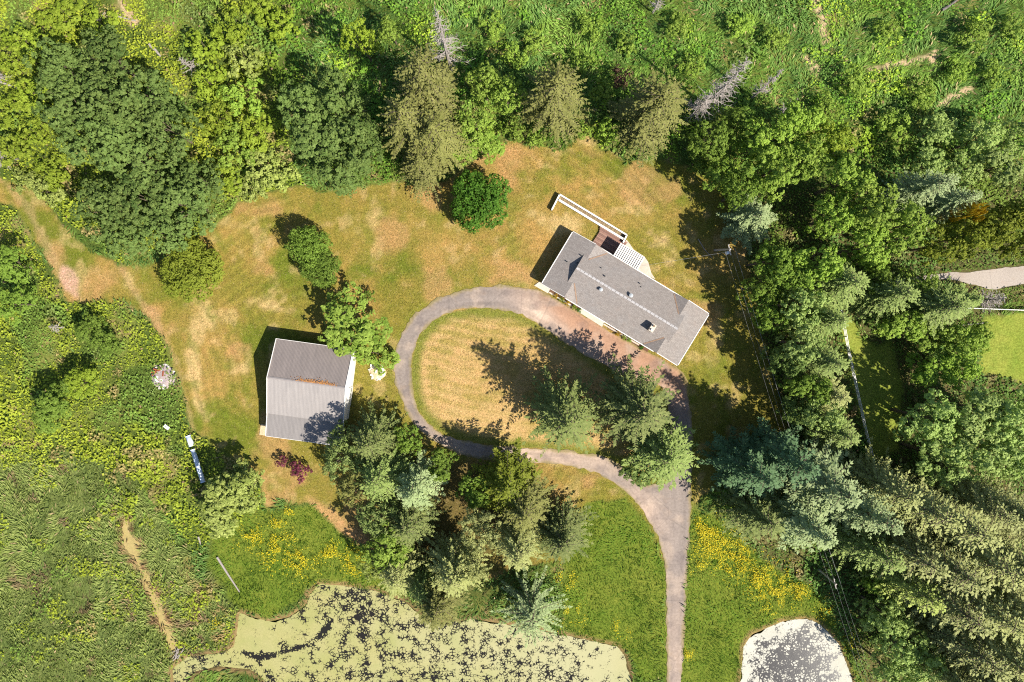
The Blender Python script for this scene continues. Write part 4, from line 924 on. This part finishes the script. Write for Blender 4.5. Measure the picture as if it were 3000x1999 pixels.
# chimney and roof vents
def roof_z(y): return MR - abs(y) * (MR - EZ) / HY
ch = MB().box((6.15, -2.1, 4.2), (.72, 1.25, 1.7)).obj('chimney', M_BRICKC, house)
MB().box((6.15, -2.1, 5.10), (.84, 1.37, .10)).obj('chimney_cap', M_CONC, ch)
MB().tube([(6.15, -1.72, 5.1), (6.15, -1.72, 5.5)], [.17, .17], 10).obj('flue', mat_plain('clay_flue', (.28, .2, .13), .9), ch)
MB().tube([(6.15, -2.46, 5.1), (6.15, -2.46, 5.42)], [.17, .17], 10).obj('flue', M_WHITE, ch)
def roof_vent(x, y, r, h, mat, dome=False, z=None):
    z0 = (roof_z(y) if z is None else z) - .1; m = MB()
    m.tube([(x, y, z0), (x, y, z0 + h), (x, y, z0 + h + .02)], [r, r, r * .8], 10)
    if dome: m.tube([(x, y, z0 + h), (x, y, z0 + h + .12), (x, y, z0 + h + .22)], [r * 1.5, r * 1.6, r * .5], 12)
    m.obj('roof_vent', mat, house)
roof_vent(.25, .75, .22, .5, M_GALV, True); roof_vent(-4.6, -1.0, .2, .5, M_GALV, True)
roof_vent(-5.2, 1.3, .12, .45, M_DARK); roof_vent(-6.4, 2.2, .08, .4, M_DARK); roof_vent(.6, 3.4, .10, .4, M_DARK); roof_vent(1.1, 3.0, .07, .3, M_DARK)
for (x, y) in ((-10.4, 2.3), (-11.9, .2), (-10.35, .9)): roof_vent(x, y, .09, .45, M_DARK, z=WR - (abs(x) - WX) * (WR - EZ) / (HX - WX))
h_to_l = lambda p: Vector(p)
def slab_thing(name, srcpts, z0, z1, mat, label, cat):
    pts = [ats(a, b, z1) for a, b in srcpts]
    if sum((pts[i].x * pts[(i + 1) % len(pts)].y - pts[(i + 1) % len(pts)].x * pts[i].y) for i in range(len(pts))) < 0: pts = pts[::-1]
    o = MB().slab(pts, z1 - z0).obj(name, mat); tag(o, label, cat); return o
slab_thing('concrete_slab', [(1565, 837), (1580, 826), (1612, 846), (1606, 860)], -.1, .07, M_CONC, 'small pale concrete slab at left front corner of house', 'slab')
slab_thing('concrete_slab', [(1694, 914), (1712, 895), (1776, 933), (1764, 958)], -.1, .09, M_CONC, 'pale concrete entry slab before the front door of house', 'slab')
slab_thing('patio_slab', [(1790, 752), (1836, 703), (1846, 716), (1856, 731), (1872, 742), (1888, 752), (1899, 768), (1904, 785), (1908, 800), (1920, 818), (1880, 802)], -.1, .05, M_CONC, 'curved pale concrete patio behind the house', 'patio')
for seg, nm in ((((1609, 857), (1674, 896)), 'left'), (((1768, 950), (1872, 1011)), 'right')):
    a, b = ats(*seg[0], .06), ats(*seg[1], .06)
    tag(MB().beam(a, b, .26, .22).obj('kerb_edging', M_CONC), f'thin pale kerb edging the {nm} flower bed along house front', 'kerb')
hm = Matrix.Translation((hc.x, hc.y, 0)) @ Matrix.Rotation(HR, 4, 'Z')
b1 = MB().box((-7.9, -5.2, .0), (8.2, 1.1, .10)).obj('planting_bed', mat_plain('bark_mulch', (.16, .085, .05), .95, .4, 7)); b1.matrix_world = hm; tag(b1, kind='structure')
b2 = MB().box((4.4, -5.2, .0), (8.2, 1.1, .10)).obj('planting_bed', b1.data.materials[0]); b2.matrix_world = hm; tag(b2, kind='structure')
for i, (x, m_) in enumerate(((-10.4, 'gold'), (-9.2, 'yewg'), (-8.0, 'gold'), (-6.6, 'yellow'), (-5.6, 'lush'), (2.3, 'gold'), (3.6, 'yellow'), (4.6, 'bright'), (7.2, 'lush'))):
    p = hm @ Vector((x, -5.62, 0)); o = thing('bed_shrub', (p.x, p.y, .02), ('yellowish', 'olive', 'golden', 'lime green', 'dark green', 'golden yellow', 'lime', 'bright green', 'deep green')[i] + ' low shrub in flower bed along house front, ' + ordw(i) + ' from left', 'shrub', 'front bed shrubs', i)
    k = random.uniform(.13, .19); o.scale = (k, k, k)
    cr = link('crown', PROTO['shrub0'][0], o); cr.material_slots[0].link = 'OBJECT'; cr.material_slots[0].material = FOL[m_]
    link('stem', PROTO['shrub0'][1], o)

# ------------------------------------------------------------------ deck, patio cover and white ramp rails behind the house
M_DECK = [mat_plain('deck_plank_red_brown_%s' % q, c, .8, .15, 5) for q, c in (('a', (.27, .15, .115)), ('b', (.21, .12, .095)), ('c', (.32, .19, .145)))]
hinv = hm.inverted()
deckp = [hinv @ ats(a, b, .3) for a, b in ((1759, 655), (1756, 680), (1735, 712), (1800, 752), (1838, 712), (1822, 696))]
deck = thing('deck', (hc.x, hc.y, 0), 'reddish brown plank deck behind the house beside black shadow', 'deck', None, HR)
dy = [p.y for p in deckp]; yy = min(dy); k = 0
while yy < max(dy):
    ym = yy + .14; xs = []
    for i in range(len(deckp)):
        a, b = deckp[i], deckp[(i + 1) % len(deckp)]
        if (a.y > ym) != (b.y > ym): xs.append(a.x + (ym - a.y) / (b.y - a.y) * (b.x - a.x))
    if len(xs) >= 2:
        MB().box(((min(xs) + max(xs)) / 2, ym, .27 + random.uniform(-.006, .006)), (max(xs) - min(xs), .255, .05)).obj('plank', M_DECK[k % 3], deck)
    yy += .275; k += 1
fr = MB().box((sum(p.x for p in deckp) / 6, sum(dy) / 6, .1), (2.6, 2.6, .24)).obj('frame', M_DECK[1], deck)

cover = thing('patio_cover', (hc.x, hc.y, 0), 'white slatted patio cover behind the house', 'patio cover', None, HR)
c0, c1, c2, c3 = [hinv @ ats(a, b, 2.9) for a, b in ((1818, 712), (1888, 752), (1870, 790), (1799, 748))]
x0, x1 = (c0.x + c3.x) / 2, (c1.x + c2.x) / 2; y0, y1 = min(c2.y, c3.y) - .1, (c0.y + c1.y) / 2
ns = 13
sm = MB().box((0, 0, 0), (.24, y1 - y0, .05)).mesh('slat', M_WHITE)
for i in range(ns):
    o = link('slat', sm, cover, (x0 + .1 + i * (x1 - x0 - .2) / (ns - 1), (y0 + y1) / 2, 2.95)); o.rotation_euler = (math.radians(-3), 0, random.uniform(-.01, .01))
for y in (y0 + .2, (y0 + y1) / 2, y1 - .15): MB().box(((x0 + x1) / 2, y, 2.8), (x1 - x0, .1, .16)).obj('beam', M_WHITE, cover)
for x in (x0 + .15, x1 - .15): MB().box((x, y1 - .15, 1.37), (.12, .12, 2.74)).obj('post', M_WHITE, cover)
MB().box(((x0 + x1) / 2, (y0 + y1) / 2, 2.885), (x1 - x0 - .05, y1 - y0 - .1, .015)).obj('dark_gap_sheet', mat_plain('gap_dark_brown', (.16, .14, .13), .8, .2), cover)  # dark sheet added under the slats to make their gaps dark

def railing(name, pts, ht, label, posts_every=1.8, rails=(.95,), panel=True, wd=.16, cat='railing', group=None, pw=.12):
    P = [Vector((p[0], p[1], 0)) for p in pts]; o = thing(name, P[0], label, cat, group); B = P[0]
    for a, b in zip(P[:-1], P[1:]):
        L = (b - a).length; n = max(1, round(L / posts_every)); dr = (b - a) / n
        for i in range(n):
            s, e = a + dr * i - B, a + dr * (i + 1) - B
            for q in rails: MB().beam(s + Vector((0, 0, ht * q)), e + Vector((0, 0, ht * q)), wd, .07).obj('rail', M_WHITE, o)
            if panel: MB().beam(s + Vector((0, 0, ht * .45)), e + Vector((0, 0, ht * .45)), .05, ht * .7).obj('panel', M_WHITE, o)
            MB().box((s.x, s.y, ht / 2), (pw, pw, ht), math.atan2(dr.y, dr.x)).obj('post', M_WHITE, o)
        MB().box((e.x, e.y, ht / 2), (pw, pw, ht), math.atan2(dr.y, dr.x)).obj('post', M_WHITE, o)
    return o
A = [ats(*p, .95) for p in ((1617, 615), (1640, 570), (1837, 689), (1826, 711))]
railing('ramp_railing', A, .95, 'outer white panelled railing of the long ramp behind the house', wd=.27)
A = [ats(*p, .95) for p in ((1638, 586), (1826, 700))]
railing('ramp_railing', A, .85, 'inner white panelled railing of the long ramp behind the house', wd=.36)
rp = [ats(*p, .1) for p in ((1639, 574), (1834, 691), (1828, 700), (1637, 583))]
M_RAMP = [mat_plain('weathered_ramp_plank_%s' % q, c, .85, .2, 5) for q, c in (('a', (.29, .22, .12)), ('b', (.24, .17, .10)))]
ramp = thing('ramp', (rp[0].x, rp[0].y, 0), 'narrow brown plank ramp between two white railings', 'ramp')
for i in range(30):
    a = rp[0].lerp(rp[1], (i + .03) / 30); b = rp[0].lerp(rp[1], (i + .97) / 30); c = rp[3].lerp(rp[2], (i + .97) / 30); d_ = rp[3].lerp(rp[2], (i + .03) / 30)
    q = [p - Vector((rp[0].x, rp[0].y, 0)) for p in (d_, c, b, a)]
    MB().slab(q, .06).obj('plank', M_RAMP[i % 2], ramp)

# ------------------------------------------------------------------ barn
br = math.atan2(-.137, .99)
tl = ats(810, 993, 3.6); BL, BD, BE = 13.15, 6.44, 4.1
barn = thing('barn', (tl.x, tl.y, 0), 'grey metal roofed barn with white side wall and lean-to', 'barn', None, br)
E0, E1, E2 = 3.6, 5.75, 2.75
M_RF = mat_metal_roof('roof_metal_front_lit', (.285, .26, .25), (.34, .31, .295)); M_RB = mat_metal_roof('roof_metal_back_shaded', (.205, .175, .165), (.255, .215, .20)); M_RL = mat_metal_roof('roof_metal_lean', (.215, .197, .19), (.26, .238, .23))  # sun and shade painted in: front slope lighter, back slope darker
def corrugated(name, y0, z0, y1, z1, mat, n):
    """Ribbed sheets laid down the slope."""
    m = MB(); w_ = BL / n; run = Vector((0, y1 - y0, z1 - z0)).normalized(); nn = Vector((1, 0, 0)).cross(run); nn = -nn if nn.z < 0 else nn
    for i in range(n):
        xa = i * w_; prof = [(xa, 0), (xa + w_ * .55, 0), (xa + w_ * .66, .013), (xa + w_ * .88, .013), (xa + w_, 0)]
        for (p, q) in zip(prof[:-1], prof[1:]):
            a = Vector((p[0], y0, z0)) + nn * p[1]; b = Vector((q[0], y0, z0)) + nn * q[1]; c = Vector((q[0], y1, z1)) + nn * q[1]; d = Vector((p[0], y1, z1)) + nn * p[1]
            m.poly([a, b, c, d], [(0, 1, 2, 3)] if y1 > y0 else [(3, 2, 1, 0)])
    m.slab([Vector((0, y0, z0 - .02)), Vector((BL, y0, z0 - .02)), Vector((BL, y1, z1 - .02)), Vector((0, y1, z1 - .02))] if y1 > y0 else [Vector((0, y1, z1 - .02)), Vector((BL, y1, z1 - .02)), Vector((BL, y0, z0 - .02)), Vector((0, y0, z0 - .02))], .06)
    return m.obj(name, mat, barn)
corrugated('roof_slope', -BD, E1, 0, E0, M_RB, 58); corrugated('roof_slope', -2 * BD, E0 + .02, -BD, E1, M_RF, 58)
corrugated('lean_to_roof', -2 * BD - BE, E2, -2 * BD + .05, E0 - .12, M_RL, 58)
MB().poly([(0, -BD - .22, E1 - .02), (BL, -BD - .22, E1 - .02), (BL, -BD, E1 + .09), (0, -BD, E1 + .09), (BL, -BD + .22, E1 - .02), (0, -BD + .22, E1 - .02)], [(0, 1, 2, 3), (3, 2, 4, 5)]).obj('ridge_cap', mat_metal_roof('ridge_metal', (.26, .23, .225), (.3, .27, .26)), barn)
lit = MB()
for i in range(240):
    x = random.betavariate(2.2, 2.0) * 8.2 + 3.8; dyy = abs(random.gauss(0, .26)) + .12
    lit.box((x, -BD + dyy, E1 - dyy * (E1 - E0) / BD + .10), (random.uniform(.06, .2), random.uniform(.06, .14), .03), random.uniform(0, 3))
lt = lit.obj('leaf_litter', mat_plain('orange_leaf_litter', (.42, .20, .07), .9, .4, 9), barn); lt['kind'] = 'stuff'
M_BW = mat_plain('white_barn_boards', (.80, .78, .75), .7, .06, 2, grime=(.6, .56, .5))
M_BO = mat_plain('weathered_barn_boards', (.30, .24, .19), .9, .2, 3)
def gable(x, mat, nm):
    yo = (-.35, -2 * BD + .35); zz = lambda y: E1 - abs(y + BD) * (E1 - E0) / BD - .16
    pts = [(x, yo[0], -.1), (x, yo[0], zz(yo[0])), (x, -BD, zz(-BD)), (x, yo[1], zz(yo[1])), (x, yo[1], -.1)]
    MB().poly(pts + [(x + .12, p[1], p[2]) for p in pts], [(0, 1, 2, 3, 4), (9, 8, 7, 6, 5)] + [(i, i + 5, (i + 1) % 5 + 5, (i + 1) % 5) for i in range(5)]).obj(nm, mat, barn)
gable(BL - .12, M_BW, 'gable_wall'); gable(.35, M_BO, 'gable_wall')
MB().box((BL / 2, -.4, 1.65), (BL - .7, .12, 3.5)).obj('wall', M_BO, barn); MB().box((BL / 2, -2 * BD + .4, 1.65), (BL - .7, .12, 3.5)).obj('wall', M_BO, barn)
for i in range(6): MB().box((.3 + i * (BL - .6) / 5, -2 * BD - BE + .3, 1.28), (.15, .15, 2.75)).obj('post', M_BO, barn)
MB().box((BL / 2, -2 * BD - BE - .03, E2 - .06), (BL, .06, .16)).obj('fascia', M_WHITE, barn); MB().box((BL / 2, .03, E0 - .06), (BL, .06, .16)).obj('fascia', M_WHITE, barn)
for e_ in (-.05, BL + .05):
    f = MB().beam((e_, .03, E0 + .02), (e_, -BD, E1 + .03), .09, .2).beam((e_, -BD, E1 + .03), (e_, -2 * BD, E0 + .03), .09, .2).obj('barge_board', M_WHITE, barn)
    MB().beam((e_, -2 * BD, E0 - .08), (e_, -2 * BD - BE, E2 + .02), .09, .16).obj('barge_board', M_WHITE, barn)
dr_ = MB().box((BL + .05, -BD - 2.0, 1.5), (.06, 3.4, 3.0)).obj('sliding_door', M_BW, barn); MB().box((BL + .1, -BD - .6, 1.3), (.06, .06, .4)).obj('handle', M_DARK, dr_)

# ------------------------------------------------------------------ utility poles, cables, fences
M_POLE = mat_bark('weathered_pole', (.34, .30, .27), (.52, .48, .44)); M_CABLE = mat_plain('aluminium_cable', (.30, .30, .30), .5, .05)
def pole(bs, ts, h, label, trans):
    b, t = ats(*bs, 0), ats(*ts, h); o = thing('utility_pole', (b.x, b.y, 0), label, 'utility pole'); q = t - b
    MB().tube([(0, 0, -.2), q * .5, q], [.20, .17, .14], 10).obj('shaft', M_POLE, o)
    MB().beam(q + Vector((-.2, .9, -.5)), q + Vector((.2, -.9, -.5)), .14, .14).obj('crossarm', M_POLE, o)
    for s in (-.8, 0, .8): MB().tube([q + Vector((-.2 * s, s, -.43)), q + Vector((-.2 * s, s, -.2))], [.06, .04], 8).obj('insulator', M_WHITE, o)
    if trans: MB().tube([q + Vector((-.1, -.45, -1.7)), q + Vector((-.1, -.45, -.75)), q + Vector((-.1, -.45, -.68))], [.27, .27, .15], 12).obj('transformer', mat_plain('transformer_grey', (.62, .66, .72), .5), o)
    return t
t1 = pole((2094, 733), (2140, 731), 8.6, 'utility pole with grey transformer at shaded lawn edge', True)
t2 = pole((2400, 1669), (2450, 1713), 7.2, 'plain utility pole at meadow edge under conifers', False)
t3 = ats(2575, 2080, 8.0); t0 = ats(2080, 480, 9.0)
def cable(a, b, sag, label, r=.035):
    pts = [a.lerp(b, i / 24) - Vector((0, 0, sag * 4 * (i / 24) * (1 - i / 24))) for i in range(25)]
    tag(MB().tube(pts, [r] * 25, 5).obj('power_cable', M_CABLE), label, 'cable')
for s, nm, r in ((-.8, 'left', .010), (0, 'middle', .010), (.8, 'right', .022)):
    k = Vector((s, .25 * s, -.25)); cable(t1 + k, t2 + k, .9, f'{nm} overhead power cable between the two utility poles', r); cable(t2 + k, t3 + k, .5, f'{nm} overhead power cable running from lower pole to bottom edge', .009)
cable(t1 + Vector((0, -.3, -1.0)), hm @ Vector((-2.0, 5.0, 3.3)), .5, 'service cable from utility pole to the house', .018)
FA = [ats(2457, 900), ats(2480, 1030), ats(2506, 1150), ats(2530, 1260), ats(2548, 1330)]
railing('rail_fence', FA, 1.25, 'white wooden rail fence running down between trees at right', 2.4, (.35, .65, .98), False, .09, 'fence', None, .14)
railing('rail_fence', [ats(2457, 886), ats(2640, 895), ats(2820, 903), ats(3080, 913)], 1.25, 'white rail fence along the top of neighbour lawn', 2.4, (.35, .65, .98), False, .11, 'fence', None, .14)
railing('rail_fence', [ats(2930, 1672), ats(3070, 1676)], 1.2, 'short white rail fence at right edge inside conifers', 2.4, (.4, .95), False, .12, 'fence', None, .14)

# ------------------------------------------------------------------ loose things on the ground
M_PIPE = mat_plain('sky_tinted_plastic_pipe', (.66, .74, .88), .45, .06, 3, grime=(.5, .58, .7))  # white pipe; the blue skylight of the shade is put into its colour
def pipe(a, b, r, rings, label):
    a, b = ats(*a, r), ats(*b, r); o = thing('drain_pipe', (a.x, a.y, 0), label, 'pipe'); L = b - a; z = Vector((0, 0, r)); n = L.normalized()
    MB().tube([z, z + L], [r, r], 16).obj('barrel', M_PIPE, o, True)
    for i in range(rings + 1): 
        c = z + L * (i / rings); MB().tube([c - n * .09, c + n * .09], [r * 1.12, r * 1.12], 16).obj('collar', M_PIPE, o)
pipe((551, 1278), (562, 1306), .46, 1, 'short wide white pipe section at top of the pipe line')
pipe((565, 1318), (595, 1412), .40, 3, 'long white pipe tinted sky blue, lying in tree shade')
def log(a, b, r, label, mat=DEAD, name='fallen_log'):
    a, b = ats(*a, r * .9), ats(*b, r * .9); m = (a + b) / 2 + Vector((random.uniform(-.15, .15), random.uniform(-.15, .15), 0))
    tag(MB().tube([a, m, b], [r, r * .85, r * .55], 8).obj(name, mat), label, 'log', 'fallen logs')
log((437, 131), (470, 165), .28, 'bleached fallen log among willows near top left')
log((330, 45), (398, 62), .18, 'thin pale fallen log at upper left clearing')
log((636, 1633), (702, 1735), .20, 'long weathered fallen log between meadow and bank')
log((581, 1573), (588, 1596), .17, 'short white fallen log below the olive tree')
log((2760, 30), (2810, -5), .25, 'dark fallen log at top right edge', mat_bark('charred_wood', (.10, .09, .085), (.25, .22, .2)))
log((2815, 952), (2895, 945), .14, 'thin grey fallen trunk beside neighbour lawn')
log((0, 240), (68, 268), .2, 'long bleached fallen trunk at left edge')
log((2045, 700), (2085, 755), .08, 'thin white fallen stick by utility pole')
def bundle(u, v, n, r, label, mat, seed, name='branch_pile', cat='branches'):
    rng = random.Random(seed); p = ats(u, v); o = thing(name, (p.x, p.y, 0), label, cat)
    for i in range(n):
        a = rng.gauss(1.0, .5); l = rng.uniform(.5, 1.0) * r; c = Vector((rng.gauss(0, r * .2), rng.gauss(0, r * .2), .12 + .03 * i)); d = Vector((math.cos(a), math.sin(a), rng.uniform(-.05, .05))) * l
        MB().tube([c - d, c + d * .2, c + d], [.07, .055, .025], 5).obj('branch', mat, o)
bundle(522, 1913, 12, 1.5, 'grey bundle of cut branches at end of dry stream bed', DEAD, 5)
bundle(300, 55, 9, 1.6, 'bleached scattered branches in upper left clearing', DEAD, 8)
# burn pile and rubble pile
def chunks(u, v, rad, n, mats, label, name, seed, flat=.5, smin=.15, smax=.55, part='chunk'):
    rng = random.Random(seed); p = ats(u, v); o = thing(name, (p.x, p.y, 0), label, 'pile')
    ms = MB(); K = 14
    ring = [Vector((math.cos(6.283 * i / K) * rad * rng.uniform(.75, 1.15), math.sin(6.283 * i / K) * rad * rng.uniform(.75, 1.15), -.05)) for i in range(K)]
    mid = [q * .55 + Vector((0, 0, rad * .12 + .06 + rng.uniform(-.04, .04))) for q in ring]
    ms.poly(ring + mid + [Vector((0, 0, rad * .16 + .05))], [(i, (i + 1) % K, K + (i + 1) % K, K + i) for i in range(K)] + [(K + i, K + (i + 1) % K, 2 * K) for i in range(K)]).obj('mound', mats[0], o)
    for i in range(n):
        a = rng.uniform(0, 6.283); q = rad * math.sqrt(rng.random()) * .95; sx, sy, sz = rng.uniform(smin, smax), rng.uniform(smin, smax) * .7, rng.uniform(.06, .2)
        z = max(0, 1 - q / rad) * rad * .16 + .08
        m = MB(); pts = []
        k = rng.choice((4, 5, 6))
        for j in range(k): pts.append(Vector((math.cos(6.283 * j / k + .3) * sx * rng.uniform(.6, 1), math.sin(6.283 * j / k + .3) * sy * rng.uniform(.6, 1), 0)))
        m.slab(pts, sz); c = m.obj(part, mats[1 + i % (len(mats) - 1)], o); c.location = (math.cos(a) * q, math.sin(a) * q, z); c.rotation_euler = (rng.uniform(-.3, .3), rng.uniform(-.3, .3), rng.uniform(0, 6.28))
    return o
ASH = mat_plain('grey_ash', (.36, .29, .28), .95, .25, 5); PALE = mat_plain('pale_rubble', (.66, .60, .56), .9, .1, 4); RUST = mat_plain('rusty_metal', (.30, .075, .03), .8, .3, 5); GREYC = mat_plain('grey_rubble', (.30, .27, .29), .9, .2, 4); SAND = mat_plain('sandy_rubble', (.60, .45, .28), .9, .2, 4)
bp = chunks(480, 1103, 2.3, 46, [ASH, GREYC, PALE, ASH, PALE, GREYC], 'grey burn pile of scrap with rusty pieces at lawn edge', 'burn_pile', 3)
for i, (x, y, l, a) in enumerate(((-1.4, .9, 1.5, .3), (-1.0, 1.2, 1.2, -.2), (-1.5, .5, 1.0, .8), (-.6, 1.3, .8, 1.2), (.1, .5, .9, 1.5))): MB().box((x, y, .35 + .03 * i), (l, .22, .06), a, 0, .1).obj('rusty_strip', RUST, bp)
MB().box((-1.1, -.5, .32), (.75, 1.0, .05), .15, .1).obj('white_sheet', M_WHITE, bp)
rb = chunks(1105, 1090, 1.55, 40, [SAND, PALE, M_WHITE, PALE, SAND], 'bright white rubble pile between barn and driveway', 'rubble_pile', 6, smin=.18, smax=.5)
MB().box((1.0, .1, .25), (.7, 1.1, .1), .1, .05, -.1).obj('white_panel', M_WHITE, rb)
p = ats(491, 1251, .35); o = thing('plywood_sheet', (p.x, p.y, 0), 'small white board lying in left scrub', 'board', None, -.7)
MB().box((0, 0, .72), (1.0, .62, .04), 0, .1, .08).obj('board', M_WHITE, o); MB().box((0, 0, .35), (.7, .1, .7)).obj('batten', M_BO, o)
p = ats(1236, 1638, .5); o = thing('red_box', (p.x, p.y, 0), 'small red box under trees of lower wood', 'box', None, .2)
M_RED = mat_plain('red_paint', (.50, .07, .04), .6, .15); MB().box((0, 0, .9), (.6, .9, 1.8)).obj('body', M_RED, o); MB().box((0, 0, 1.84), (.68, .98, .08)).obj('lid', M_RED, o)
p = ats(788, 1275, .02); o = MB().box((0, 0, .02), (1.3, 1.9, .06)).obj('concrete_pad', SAND); o.location = (p.x - .9, p.y + .9, 0); o.rotation_euler = (0, 0, br); tag(o, 'sandy pad at lower left corner of barn', 'pad')
